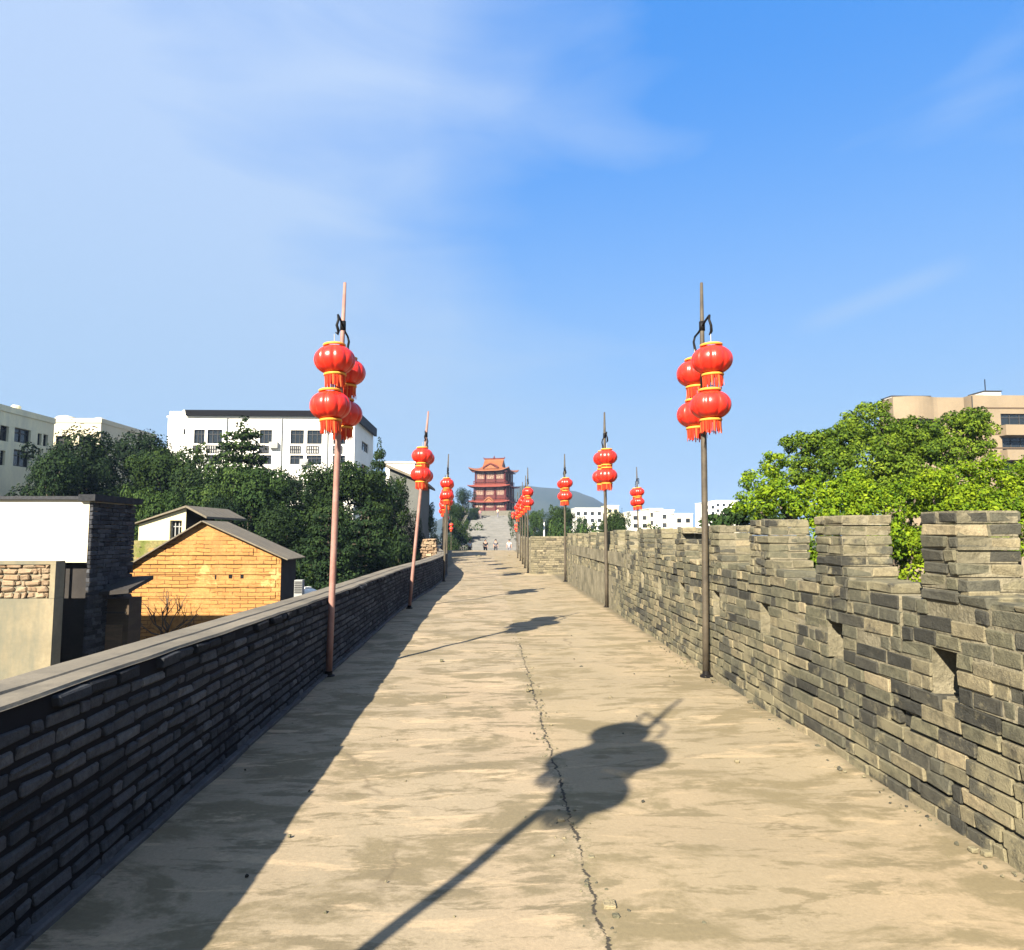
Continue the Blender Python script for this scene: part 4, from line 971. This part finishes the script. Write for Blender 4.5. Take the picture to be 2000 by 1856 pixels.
def black_gable():
    Y = 12.; c = at(174, 1100, Y); X = c.x; base = -5
    zt = at(100, 972, Y).z - base; zb = at(100, 1094, Y).z - base; yb = 13.45; L = 7
    o = thing('white_plastered_house', 'white plastered house with a black brick side wall at the left edge', 'house', (X - L, Y, base), 0)
    m = MB(); m.box((0, 0, zb), (L - .05, yb - Y, zt)); m.build('wall', M['plaster_w'], o)
    s = []; rr = random.Random(9)
    f = lambda Lc: np.stack([L - .05 + Lc[:, 1] * 1.0, Lc[:, 0], Lc[:, 2]], 1)
    nco = int((zt - 3.6) / .075)
    for k in range(nco):
        for s0, s1 in fill([(0, yb - Y)], .16, .26, rr): s.append((s0 + .004, s1 - .004, 0, .05 + rr.uniform(0, .012), 3.6 + k * .075 + .003, 3.6 + (k + 1) * .075 - .004, rr.random()))
    brick_mesh('side_wall', s, f, M['blackbrick'], o, bev=.008, jit=.004)
    cr = MB(); cr.box((0, .15, 3.2), (L - .055, yb - Y, zb - .003)); cr.build('recess_wall', M['darkwall'], o)  # shade of the recess painted as a dark wall colour
    c_ = MB(); c_.box((-.1, -.06, zt + .002), (L - .2, yb - Y + .05, zt + .06)); c_.box((L - .198, -.08, zt - .02), (L + .08, yb - Y + .1, zt + .09)); c_.build('coping', M['blackbrick'], o)
    p = MB(); xp = at(121, 1120, Y).x - (X - L); p.tube([(xp, .05, 3.4), (xp, .05, zb - .02)], .022, 8); p.build('drain_pipe', M['iron'], o)
M['blackbrick'] = brick_mat('black_brick', [(0, (.022, .024, .03)), (1, (.10, .105, .12))], (.05, .052, .06))
M['stained'] = worn('stained_concrete', (.36, .30, .19), (.25, .215, .14), 1.1, stain=(.16, .16, .12), bs=.3, fine=.3)
M['rubble_p'] = brick_mat('pink_rubble', [(0, (.26, .17, .1)), (.5, (.4, .27, .17)), (1, (.5, .38, .25))], (.36, .27, .18), (.45, .6), (.08, .06, .04), (.6, .68), 3)
M['timber'] = worn('dark_timber', (.09, .065, .04), (.055, .04, .028), 2, stretch=(1, 1, 6))
black_gable()
def stained_block():
    Y = 11.; X = at(103, 1200, Y).x; zt = at(50, 1098, Y).z + 5; zm = at(50, 1164, Y).z + 5; L = 6
    o = thing('concrete_outhouse', 'stained concrete outhouse with a rubble band below the white plastered house', 'outhouse', (X - L, Y, -5), 0)
    m = MB(); m.box((0, 0, 0), (L, .24, zm - .004)); m.build('wall', M['stained'], o)
    f = lambda Lc: np.stack([Lc[:, 0], Lc[:, 1], Lc[:, 2]], 1); rr = random.Random(12); s = []
    z = zm
    while z < zt - .05:
        c = rr.uniform(.07, .11)
        for s0, s1 in fill([(.02, L - .1)], .12, .26, rr): s.append((s0 + .006, s1 - .006, (.03 - rr.uniform(0, .03)), .2, z + .004, min(z + c, zt) - .006, rr.random()))
        z += c
    brick_mesh('rubble_band', s, f, M['rubble_p'], o, bev=.03, jit=.008)
    q = MB(); q.box((.0, .045, zm), (L - .08, .22, zt - .01)); q.box((L - .079, 0, zm), (L, .24, zt)); q.box((0, .0, zt + .001), (L, .24, zt + .05)); q.build('corner_post', M['stained'], o)
stained_block()
def shed():
    Y = 12.6; a = at(100, 1200, Y).x; b_ = at(250, 1200, Y).x; zt = at(180, 1165, Y).z + 5; w = b_ - a
    o = thing('timber_shed', 'dark timber shed with a sloping black roof between the outhouse and the orange house', 'shed', (a, Y, -5), 0)
    m = MB(); m.box((0, 0, 0), (w, .45, zt)); m.build('wall', M['timber'], o)
    zr = at(180, 1140, Y).z + 5; r = MB(); r.hexa([(-.1, -.28, zt + .01), (w + .12, -.28, zt + .12), (w + .12, .6, zr + .08), (-.1, .6, zr), (-.1, -.28, zt + .06), (w + .12, -.28, zt + .19), (w + .12, .6, zr + .15), (-.1, .6, zr + .06)]); r.build('roof', M['darkwall'], o)
    u = lambda px: at(px, 1200, Y).x - a; z = lambda py: at(180, py, Y).z + 5
    d = MB(); d.box((u(208), -.03, z(1300)), (u(240), -.002, z(1215))); d.build('door', M['timber_l'], o)
    d = MB(); d.box((u(180), -.02, z(1300)), (u(183), -.002, z(1190))); d.box((u(180), -.018, z(1193)), (u(245), -.003, z(1190))); d.build('batten', M['darkwall'], o)
    q = MB(); q.tube([(u(150), .0, zt + .12), (u(172), .12, zr + .42)], [.03, .02], 7); q.tube([(u(140), -.2, zt + .1), (u(158), -.15, zt + .13)], .03, 7)
    q.build('propped_timber', M['bark_pale'], o)
M['timber_l'] = worn('brown_door', (.16, .11, .07), (.11, .08, .05), 3, stretch=(1, 1, 5))
shed()
def bare_plant():
    p = at(318, 1255, 16.6); o = thing('bare_shrub', 'small bare dark shrub against the lower left of the orange wall', 'shrub', (p.x, 16.6, at(318, 1275, 16.6).z + .15), 0)
    rr = random.Random(91); m = MB(); top = []
    limb(m, (0, 0, -2), (0, 0, .35), .045, .035, rr, .03); m2 = MB()
    for k in range(9):
        a = -1.1 + 2.2 * k / 8; e = Vector((math.sin(a) * rr.uniform(.5, .85), rr.uniform(-.12, .12), .35 + math.cos(a) * rr.uniform(.5, .95))); limb(m2, (0, 0, rr.uniform(.1, .35)), e, .022, .007, rr, .14); top.append(e)
        for q in range(3): limb(m2, Vector((0, 0, .3)).lerp(e, rr.uniform(.5, .9)), e + Vector((rr.uniform(-.25, .25), rr.uniform(-.1, .1), rr.uniform(-.02, .25))), .010, .004, rr, .15, 3)
    m.build('trunk', M['bark'], o, True); m2.build('branches', M['bark'], o, True)
bare_plant()
# white water tank and grey vent box beside the orange house
def tank():
    Y = 16.6; p = at(598, 1150, Y); o = thing('water_tank', 'small white rounded tank just behind the parapet right of the orange house', 'tank', (p.x, Y, at(598, 1175, Y).z), 0)
    m = MB(); m.lathe([(.27, 0), (.29, .05), (.29, .22), (.24, .31), (.12, .36), (.02, .37)], 22, capb=True); m.build('shell', M['white'], o, True)
    m = MB(); m.lathe([(.09, .355), (.09, .40), (.02, .41)], 12, capt=True); m.build('lid', M['white'], o)
    s = MB(); s.box((-.35, -.35, -6 - o.location.z + 1), (.35, .35, -.004)); s.build('stand', M['darkwall'], o)
    p = at(582, 1140, 16.2); o = thing('vent_box', 'grey slatted box between the orange house and the white tank', 'vent', (p.x, 16.1, at(582, 1155, 16.2).z), 0)
    m = MB(); m.box((-.09, 0, -2), (.09, .2, .32)); m.build('case', M['frame'], o)
    m = MB()
    for k in range(7): m.box((-.08, -.014, .03 + k * .04), (.08, -.001, .05 + k * .04))
    m.build('slats', M['frame_d'], o)
tank()
# rubble pier behind the parapet bend
def pier():
    rr = random.Random(33); o = thing('rubble_pier', 'pale rough rubble pier standing beyond the bend of the left parapet', 'pier', (-2.45, 29.5, -5), 0); s = []; z = 0
    while z < 6.35:
        c = rr.uniform(.09, .16); wv = .36 - .02 * rr.random() - (.25 * max(0, z - 5.9))
        for s0, s1 in fill([(-wv, wv)], .14, .3, rr): s.append((s0, s1 - .006, rr.uniform(-.04, .02), .7, z, z + c - .006, rr.random()))
        z += c
    brick_mesh('stones', s, lambda L: L, M['rubble_p'], o, bev=.03, jit=.015)
pier()
# tan flats on the right
def tan_flats():
    Y = 62.; base = -5; a = at(1743, 790, Y); w = at(2060, 790, Y).x - a.x; DP = 3.2
    U = lambda px: at(px, 800, Y).x - a.x
    Z = lambda py: at(1850, py, Y).z - base
    h = Z(812); o = thing('apartment_block', 'tan apartment block with curved bay and roof mast behind the big tree at right', 'building', (a.x, Y, base), 0)
    m = MB(); u2 = U(1890); holes = [(U(1750), U(1782), Z(850), Z(818)), (U(1798), U(1840), Z(850), Z(818))] 
    facade(m, (0, .8, 0), (1, 0, 0), u2, h, holes); h2 = Z(768)
    hb = [(U(1945) - u2, U(2040) - u2, Z(y1), Z(y0)) for y0, y1 in ((804, 827), (850, 875), (897, 920), (945, 970))]
    facade(m, (u2, 0, 0), (1, 0, 0), w - u2, h2, hb); facade(m, (u2, DP, 0), (0, -1, 0), DP, h2, []); facade(m, (0, DP, 0), (0, -1, 0), DP - .8, h, [])
    m.add([(0, .8, h), (u2, .8, h), (u2, DP, h), (0, DP, h)], [(0, 1, 2, 3)]); m.add([(u2, 0, h2), (w, 0, h2), (w, DP, h2), (u2, DP, h2)], [(0, 1, 2, 3)]); m.build('wall', M['tan'], o)
    for q in holes: window((0, .8, 0), (1, 0, 0), q, o, 'frame_d', 3)
    for q in hb: window((u2, 0, 0), (1, 0, 0), q, o, 'frame_d', 5)
    for py0, py1 in ((828, 848), (876, 896), (921, 944)):
        b_ = MB(); b_.box((U(1940), -.9, Z(py1)), (U(2045), -.004, Z(py1) + .1)); b_.box((U(1940), -.9, Z(py1) + .1), (U(2045), -.8, Z(py0))); b_.box((U(1940), -.798, Z(py1) + .1), (U(1941), -.004, Z(py0))); b_.build('balcony', M['tan'], o)
    # curved attic storey
    c = MB(); n = 16; x0, x1 = U(1746), U(1885); zb_, zt_ = h - .06, Z(770); V = []
    for i in range(n + 1):
        t = i / n; x = x0 + (x1 - x0) * t; y = .7 - .55 * math.sin(math.pi * min(1, t * 1.7)) * (t < .59)
        V += [(x, y, zb_), (x, y, zt_)]
    c.add(V, [(2 * i, 2 * i + 2, 2 * i + 3, 2 * i + 1) for i in range(n)]); c.add([(V[2 * i][0], V[2 * i][1], zt_) for i in range(n + 1)] + [(x1, DP - .1, zt_), (x0, DP - .1, zt_)], [tuple(range(n + 3))]); c.add([(V[2 * i][0], V[2 * i][1], zb_) for i in range(n + 1)] + [(x1, .79, zb_), (x0, .79, zb_)], [tuple(reversed(range(n + 3)))])
    c.add([(x0, .7, zb_), (x0, .7, zt_), (x0, DP - .1, zt_), (x0, DP - .1, zb_)], [(0, 1, 2, 3)]); c.build('curved_attic', M['tan'], o)
    s = MB()
    for pz in (794, 845, 872, 918): s.box((u2 - .02 if pz != 794 else U(1895), -.05, Z(pz)), (w, -.003, Z(pz) + .12))
    s.box((0, .745, Z(815) - .1), (u2 - .03, .797, Z(815) + .02)); s.build('string_course', M['timber_l'], o)
    s = MB()
    for px_ in (1765, 1812, 1850): s.box((U(px_), .78, Z(1000)), (U(px_) + .06, .797, Z(818)))
    s.build('facade_joint', M['frame_d'], o)
    s = MB(); s.box((U(1752), 1.4, zt_ + .003), (U(1790), 3, Z(766))); s.box((U(1930), 1, h2 + .003), (U(1964), 3, Z(757))); s.build('stair_head', M['white'], o)
    s = MB(); s.box((U(1929), .9, Z(757) + .003), (U(1965), 3.1, Z(755))); s.box((U(1751), 1.3, Z(766) + .003), (U(1830), 3.05, Z(764.5))); s.build('roof_edge', M['frame_d'], o)
    k = MB(); k.tube([(U(1938), 1.3, Z(756)), (U(1938), 1.3, Z(731))], .045, 6); k.build('roof_mast', M['iron'], o)
    k = MB(); k.tube([(U(1890) + .02, -.06, Z(1000)), (U(1890) + .02, -.06, h2 - .1)], .05, 6); k.build('drain_pipe', M['frame_d'], o)
tan_flats()
# far low white town beyond the right wall
FAR = [(1118, 1172, 989, 150, 'white', 'far cream building with a flat roof behind the green trees'), (1180, 1203, 984, 150, 'greyc', 'narrow far grey building just right of the second brown pole'),
       (1205, 1232, 1000, 135, 'cream', 'far cream building behind the bastion corner pole'), (1226, 1262, 996, 130, 'white', 'far pale building left of the row of white flats'),
       (1262, 1288, 990, 128, 'cream', 'far cream flats in the middle of the low white row'), (1286, 1310, 993, 122, 'white', 'far bright white box-like building in the low row'),
       (1312, 1346, 1000, 118, 'white', 'far white building at the right end of the low row'), (1368, 1392, 978, 170, 'white', 'far white building just left of the nearest brown pole'),
       (1390, 1436, 974, 180, 'white', 'far white building just left of the big tree')]
for x0, x1, py, Y, mt, lb in FAR:
    a = at(x0, py, Y); b_ = at(x1, py, Y); w = b_.x - a.x; h = a.z + 5; n = max(2, int(w / 1.5)); fr = []
    for r_ in range(4):
        for k in range(n):
            u = w * (k + .5) / n; z0 = h - 1.5 - r_ * 1.5
            if z0 > .3: fr.append((u - .4, u + .4, z0, z0 + .8))
    block('far_building', lb, (a.x, Y, -5), 0, w, 7, h, mt, fr, nm=1, fm='frame_d', group='low buildings in the distance')
def post():
    p = at(1058, 1045, 33); o = thing('white_post', 'thin white post standing behind the cross battlement', 'post', (p.x, 33, -5)); m = MB(); m.tube([(0, 0, 0), (0, 0, at(1058, 1012, 33).z + 5)], .035, 8); m.build('shaft', M['white'], o)
    m = MB(); z_ = at(1058, 1012, 33).z + 5; m.box((-.05, -.05, z_), (.05, .05, z_ + .04)); m.build('cap', M['white'], o)
post()

# ------------------------------------------------------------------ gate tower
M['tile'] = worn('glazed_orange_tile', (.42, .15, .045), (.32, .10, .035), 1.2, .5, stretch=(5, 1, 1), bs=.5, bd=.05)
M['redwood'] = worn('red_lacquer_wood', (.22, .022, .016), (.15, .016, .012), 1, .5)
M['lattice'] = worn('pale_lattice', (.5, .38, .28), (.12, .05, .04), 9, lo=.45, hi=.55)
M['eave'] = worn('red_eave', (.25, .05, .03), (.18, .035, .022), 2)
M['pink'] = worn('pink_eave_band', (.36, .09, .06), (.27, .06, .04), 2)
def hip(mb, ri, ro, zi, zo, lift, th=.14, n=12, m_=5):
    """curved hip skirt between inner half-size ri and outer half-size ro, corners swept up"""
    ci = [(-1, -1), (1, -1), (1, 1), (-1, 1)]
    for k in range(4):
        a, b_ = ci[k], ci[(k + 1) % 4]; V = []
        for off in (0, -th):
            for j in range(m_ + 1):
                v = j / m_
                for i in range(n + 1):
                    u = i / n; ix = ri[0] * (a[0] + (b_[0] - a[0]) * u); iy = ri[1] * (a[1] + (b_[1] - a[1]) * u); ox = ro[0] * (a[0] + (b_[0] - a[0]) * u); oy = ro[1] * (a[1] + (b_[1] - a[1]) * u)
                    z = zi + (zo - zi) * (v ** .65) + lift * abs(2 * u - 1) ** 4 * v * v; e = 1 + .04 * abs(2 * u - 1) ** 4 * v
                    V.append((( ix + (ox - ix) * v) * e, (iy + (oy - iy) * v) * e, z + off))
        q = (n + 1) * (m_ + 1); F = []
        for j in range(m_):
            for i in range(n): p = j * (n + 1) + i; F += [(p, p + n + 1, p + n + 2, p + 1), (q + p, q + p + 1, q + p + n + 2, q + p + n + 1)]
        for i in range(n): p = m_ * (n + 1) + i; F.append((p, q + p, q + p + 1, p + 1))
        mb.add(V, F)
def tower():
    Y = 150.; c = at(961, 990, Y); o = thing('gate_tower', 'red three storey gate tower with orange curved roofs at the end', 'tower', (c.x, Y + 3, 4.8), R(-16))
    z = lambda py: at(960, py, Y).z - 4.8; hw = 3.45
    st = MB(); st.box((-5.2, -5.2, 0), (5.2, 5.2, z(994))); st.build('stone_base', M['body'], o)
    lv = [(z(994) + .003, z(975), hw * 1.0), (z(973), z(945), hw * .98), (z(941), z(915), hw * .92)]
    for k, (z0, z1, r) in enumerate(lv):
        s = MB(); s.box((-r, -r, z0), (r, r, z1)); w_ = s.build('storey', M['redwood'], o)
        for q in range(4):
            a = q * math.pi / 2; Mx = Matrix.Rotation(a, 4, 'Z')
            for u in (-1, -.36, .36): p = MB(); p.tube([Mx @ Vector((u * (r + .15), -(r + .15), z0)), Mx @ Vector((u * (r + .15), -(r + .15), z1))], .16, 8); p.build('column', M['redwood'], w_)
            for u in (-.68, 0, .68):
                zz0 = z0 + (z1 - z0) * .38; zz1 = z0 + (z1 - z0) * .86
                f = MB(); f.box((u * r - .78, -r - .06, zz0), (u * r + .78, -r - .003, zz1), M=Mx); fo = f.build('window', M['lattice'], w_)
                g_ = MB()
                for i in range(4): x = u * r - .6 + i * .4; g_.box((x - .04, -r - .09, zz0 + .1), (x + .04, -r - .062, zz1 - .1), M=Mx)
                g_.box((u * r - .7, -r - .088, (zz0 + zz1) / 2 - .04), (u * r + .7, -r - .064, (zz0 + zz1) / 2 + .04), M=Mx); g_.build('lattice_bars', M['redwood'], fo)
            if k:
                b_ = MB(); b_.box((-r - .55, -r - .55, z0 + .55), (r + .55, -r - .48, z0 + .63), M=Mx); b_.box((-r - .55, -r - .55, z0 + .02), (r + .55, -r - .45, z0 + .12), M=Mx)
                for i in range(15): x = -r - .5 + i * (2 * r + 1) / 14; b_.box((x - .03, -r - .54, z0 + .12), (x + .03, -r - .49, z0 + .55), M=Mx)
                b_.build('balcony_rail', M['eave'], w_)
    rf = MB(); hip(rf, (hw * .95, hw * .95), (hw + 1.05, hw + 1.05), z(970), z(976.5), .35); rf.build('lower_roof', M['pink'], o)
    rf = MB(); hip(rf, (hw * .95, hw * .95), (hw + 1.1, hw + 1.1), z(940), z(946.5), .35); rf.build('middle_roof', M['pink'], o)
    rf = MB(); hip(rf, (2.2, 1.7), (hw + .95, hw + .95), z(906), z(915.5), .75, n=16); r3 = rf.build('upper_roof', M['tile'], o)
    e = MB(); e.box((-hw - .5, -hw - .5, z(918)), (hw + .5, hw + .5, z(916.2))); e.build('eave_beam', M['redwood'], r3)
    g_ = MB(); zt, zb_ = z(890), z(907); n = 6; V = []
    for s in (-1, 1):
        for i in range(n + 1):
            t = i / n; V += [(-2.2, s * 1.75 * t ** 1.0, zt + (zb_ - zt) * t ** .8), (2.2, s * 1.75 * t, zt + (zb_ - zt) * t ** .8)]
    F = []
    for s in range(2):
        for i in range(n): p = s * 2 * (n + 1) + 2 * i; F.append((p, p + 1, p + 3, p + 2))
    g_.add(V, F); g_.add([(-2.1, -1.7, zb_), (-2.1, 1.7, zb_), (-2.1, 0, zt - .1), (2.1, -1.7, zb_), (2.1, 1.7, zb_), (2.1, 0, zt - .1)], [(0, 2, 1), (3, 4, 5)]); g_.build('ridge_roof', M['tile'], r3)
    d = MB(); d.tube([(-2.3, 0, zt + .1), (0, 0, zt + .06), (2.3, 0, zt + .1)], .14, 8); d.tube([(-2.3, 0, zt + .05), (-2.45, 0, zt + .45)], [.15, .05], 8); d.tube([(2.3, 0, zt + .05), (2.45, 0, zt + .45)], [.15, .05], 8); d.lathe([(.2, 0), (.26, .15), (.1, .3), (.13, .4), (.02, .6)], 10, (0, 0, zt + .15)); d.build('ridge_ornament', M['eave'], r3)
    # front dormer gable with a curved barge board
    for zz, ww, hh, yy, par in ((z(909), 1.7, .95, -3.2, r3), (z(975), 1.1, .9, -4.5, o)):
        q = MB(); n = 10; V = []
        for i in range(n + 1):
            t = i / n * 2 - 1; x = t * ww; h_ = hh * (1 - abs(t) ** 1.4); V += [(x, yy, zz - .25 + h_), (x, yy, zz + .05 + h_), (x, yy + 2.2, zz + .05 + h_), (x, yy + 2.2, zz - .25 + h_)]
        q.add(V, [f for i in range(n) for f in ((4*i, 4*i+4, 4*i+5, 4*i+1), (4*i+1, 4*i+5, 4*i+6, 4*i+2), (4*i, 4*i+3, 4*i+7, 4*i+4))]); q.build('front_gable', M['eave'] if par is r3 else M['tile'], par)
        q = MB(); q.add([(-ww * .9, yy + .12, zz - .25), (ww * .9, yy + .12, zz - .25), (0, yy + .12, zz - .25 + hh * .93)], [(0, 1, 2)]); q.build('gable_panel', M['tile'], par)
tower()
# low walls flanking the ramp
for x0, x1, lb, sd in ((-4.1, -3.1, 'far low wall climbing the left side of the ramp', 41), (4.1, 4.9, 'far low wall climbing the right side of the ramp', 42)):
    o = thing('ramp_wall', lb, 'wall', (0, 0, 0)); m = MB()
    m.hexa([(x0 - .35, 81, -.9), (x0, 81, -.9), (x1, 126, 4.6), (x1 - .35, 126, 4.6), (x0 - .35, 81, .1), (x0, 81, .1), (x1, 126, 5.6), (x1 - .35, 126, 5.6)]); m.build('masonry', M['body'], o)
    m = MB(); m.hexa([(x0 - .42, 81, .104), (x0 + .07, 81, .104), (x1 + .07, 126, 5.604), (x1 - .42, 126, 5.604), (x0 - .42, 81, .2), (x0 + .07, 81, .2), (x1 + .07, 126, 5.7), (x1 - .42, 126, 5.7)]); m.build('coping', M['coping'], o)

# ------------------------------------------------------------------ people in the distance
def cloth(c): 
    k = 'cloth_%d' % len(M); M[k] = worn(k.replace('_', ' '), c, tuple(v * .8 for v in c), 6); return M[k]
M['skin'] = plain('skin', (.45, .27, .19), .5); M['hair'] = plain('black_hair', (.01, .009, .008), .5)
def skin_obj(name, pts, edges, rad, m, parent, sub=1):
    me = bpy.data.meshes.new(name); me.from_pydata(pts, edges, []); o = bpy.data.objects.new(name, me); COL.objects.link(o); o.parent = parent
    sk = o.modifiers.new('skin', 'SKIN'); sk.use_smooth_shade = True
    for i, r_ in enumerate(rad): me.skin_vertices[0].data[i].radius = (r_, r_)
    me.skin_vertices[0].data[0].use_root = True
    s = o.modifiers.new('sub', 'SUBSURF'); s.levels = s.render_levels = sub; me.materials.append(m); return o
def person(loc, rz, label, top, bottom, stride=.12, h=1.68):
    o = thing('person', label, 'person', loc, rz, 'people at the far end of the walkway'); k = h / 1.7; o.scale = (k, k, k)
    P = [(0, 0, .95), (0, 0, 1.15), (0, 0, 1.38), (0, -.01, 1.5), (0, -.02, 1.6), (0, -.02, 1.68),
         (.1, 0, .9), (.11, -stride, .5), (.11, -stride * .6, .08), (.11, -stride * .6 - .14, .04), (-.1, 0, .9), (-.11, stride * .6, .5), (-.11, stride * 1.6, .09), (-.11, stride * 1.5 - .12, .04),
         (.19, 0, 1.39), (.25, stride * .4, 1.12), (.25, -.05, .88), (.25, -.07, .80), (-.19, 0, 1.39), (-.25, -stride * .4, 1.12), (-.25, -.1, .89), (-.25, -.12, .81)]
    E = [(0, 1), (1, 2), (2, 3), (3, 4), (4, 5), (0, 6), (6, 7), (7, 8), (8, 9), (0, 10), (10, 11), (11, 12), (12, 13), (2, 14), (14, 15), (15, 16), (16, 17), (2, 18), (18, 19), (19, 20), (20, 21)]
    Rd = [.13, .12, .13, .05, .095, .08, .08, .055, .04, .035, .08, .055, .04, .035, .055, .042, .03, .035, .055, .042, .03, .035]
    body = skin_obj('body', P, E, Rd, M['skin'], o, 2)
    skin_obj('shirt', [(0, 0, .98), (0, 0, 1.15), (0, 0, 1.38), (.19, 0, 1.39), (.24, stride * .3, 1.2), (-.19, 0, 1.39), (-.24, -stride * .3, 1.2)], [(0, 1), (1, 2), (2, 3), (3, 4), (2, 5), (5, 6)], [.155, .14, .145, .07, .06, .07, .06], top, o, 2)
    skin_obj('trousers', [(0, 0, .95), P[6], P[7], P[8], P[10], P[11], P[12]], [(0, 1), (1, 2), (2, 3), (0, 4), (4, 5), (5, 6)], [.14, .1, .075, .062, .1, .075, .062], bottom, o, 2)
    hm = MB(); hm.lathe([(.102, 0), (.112, .05), (.10, .11), (.06, .15), (.005, .165)], 12, (0, .015, 1.585)); hm.build('hair', M['hair'], o, True)
    return o
person((-.15, 72, -.75), .2, 'person in a black top and black trousers, nearest figure at the crest of the deck', cloth((.02, .02, .025)), cloth((.02, .02, .03)))
person((.95, 75, -.75), .1, 'person in grey clothes walking away, right of the figure in black', cloth((.12, .13, .16)), cloth((.05, .05, .06)), .18)
person((2.35, 73, -.75), -.4, 'person in a white top beside the right wall at the crest', cloth((.7, .7, .68)), cloth((.25, .25, .28)))
person((-1.75, 71, -.75), .5, 'person in a white top at the left side of the crest', cloth((.75, .74, .7)), cloth((.06, .05, .05)))
person((-1.2, 120, 4.07), .5, 'person in pink near the top of the ramp', cloth((.6, .25, .32)), cloth((.3, .25, .25)))
person((1.9, 122, 4.31), 2.6, 'person in a cream top at the top of the ramp, under the tower', cloth((.6, .52, .35)), cloth((.2, .2, .24)))
# litter on the deck
def debris(px, py, label, sc, tone, seed):
    d = ray(px * 1.0045, py * 1.0045); t = -1.6 / d.z; p = EYE + d * t; rr = random.Random(seed)
    o = thing('rubble_piece', label, 'rubble', (p.x, p.y, .0), rr.random()); s = [(-sc, sc, -sc * .6, sc * .6, -.01, sc * .6, tone), (sc * .7, sc * 1.6, -.2 * sc, .7 * sc, -.01, sc * .35, tone)]
    brick_mesh('stone', s, lambda L: L, M['bat'], o, bev=.03, jit=.02)
debris(930, 1082, 'small dark lump of rubble lying far off on the deck, left of the pale chip', .16, .0, 1)
debris(990, 1081, 'small pale chip of rubble lying far off on the deck', .08, .95, 2)

# grit and stone crumbs lying along the joint and at the foot of the battlement
def gravel():
    rr = random.Random(77); bx = []
    for i in range(420):
        q = rr.random(); y = 2.2 + 9 * rr.random() ** 1.3
        x = .475 + rr.gauss(0, .05) if q < .4 else (2.50 - abs(rr.gauss(0, .07)) if q < .8 else rr.uniform(-1.7, 2.4))
        r_ = rr.uniform(.003, .009) * (1 + 1.4 * (rr.random() < .06)); bx.append((x - r_, x + r_, y - r_, y + r_, -.002, r_ * 1.2, rr.random()))
    for x, y, r_ in ((.53, 3.1, .026), (.42, 4.0, .018), (.52, 3.55, .014)): bx.append((x - r_, x + r_, y - r_, y + r_, -.004, r_ * .7, .95))
    tag(brick_mesh('gravel', bx, lambda L: L, M['bat'], None, bev=.004, jit=.0015), 'loose grit and stone crumbs on the deck', kind='stuff')
gravel()
# ------------------------------------------------------------------ air
hm = bpy.data.materials.new('air'); hm.use_nodes = True; t = hm.node_tree; t.nodes.clear()
ho = N(t, 'ShaderNodeOutputMaterial'); hv = N(t, 'ShaderNodeVolumePrincipled'); t.links.new(hv.outputs[0], ho.inputs['Volume'])
hv.inputs['Color'].default_value = (.34, .50, .80, 1); hv.inputs['Density'].default_value = .00034; hv.inputs['Anisotropy'].default_value = 0
hb = MB(); hb.box((-1510, -310, -6), (1510, 1610, 90)); tag(hb.build('haze', hm), 'thin pale blue summer air between the wall and the far hill', kind='stuff')

# one reflectance factor per material: colours dimmed so shade stays deep at raised exposure
KEEP = {'lantern_red': .92, 'lantern_gold': .9, 'lantern_fringe': .95, 'white_paint': .95, 'white_plaster': .9, 'orange_brick': .72, 'tan_render': .62, 'leaf_dark': .52, 'leaf_mid': .60, 'leaf_lime': .66, 'leaf_big': .66, 'battlement_brick': .62, 'pale_battlement_brick': .62, 'old_lime_mortar': .6, 'stained_concrete': .66, 'pink_rubble': .6, 'parapet_brick': .55, 'red_lacquer_wood': .34, 'red_eave': .5, 'pink_eave_band': .55, 'grey_paving': .6, 'rampart_body': .55, 'glazed_orange_tile': .56, 'deck_concrete': .76, 'cream_paint': .9, 'grey_render': 1.0, 'yellow_plaster': .9}
for m in bpy.data.materials:
    if m.name == 'air': continue
    t = m.node_tree; k = KEEP.get(m.name, .74)
    for n in list(t.nodes):
        sk = n.inputs.get('Base Color') if n.type == 'BSDF_PRINCIPLED' else (n.inputs[0] if n.type == 'BSDF_TRANSLUCENT' else None)
        if sk and sk.is_linked:
            src = sk.links[0].from_socket; q = N(t, 'ShaderNodeMix', data_type='RGBA', blend_type='MULTIPLY'); q.inputs[0].default_value = 1; q.inputs[7].default_value = (k, k, k, 1)
            t.links.new(src, q.inputs[6]); t.links.new(q.outputs[2], sk)
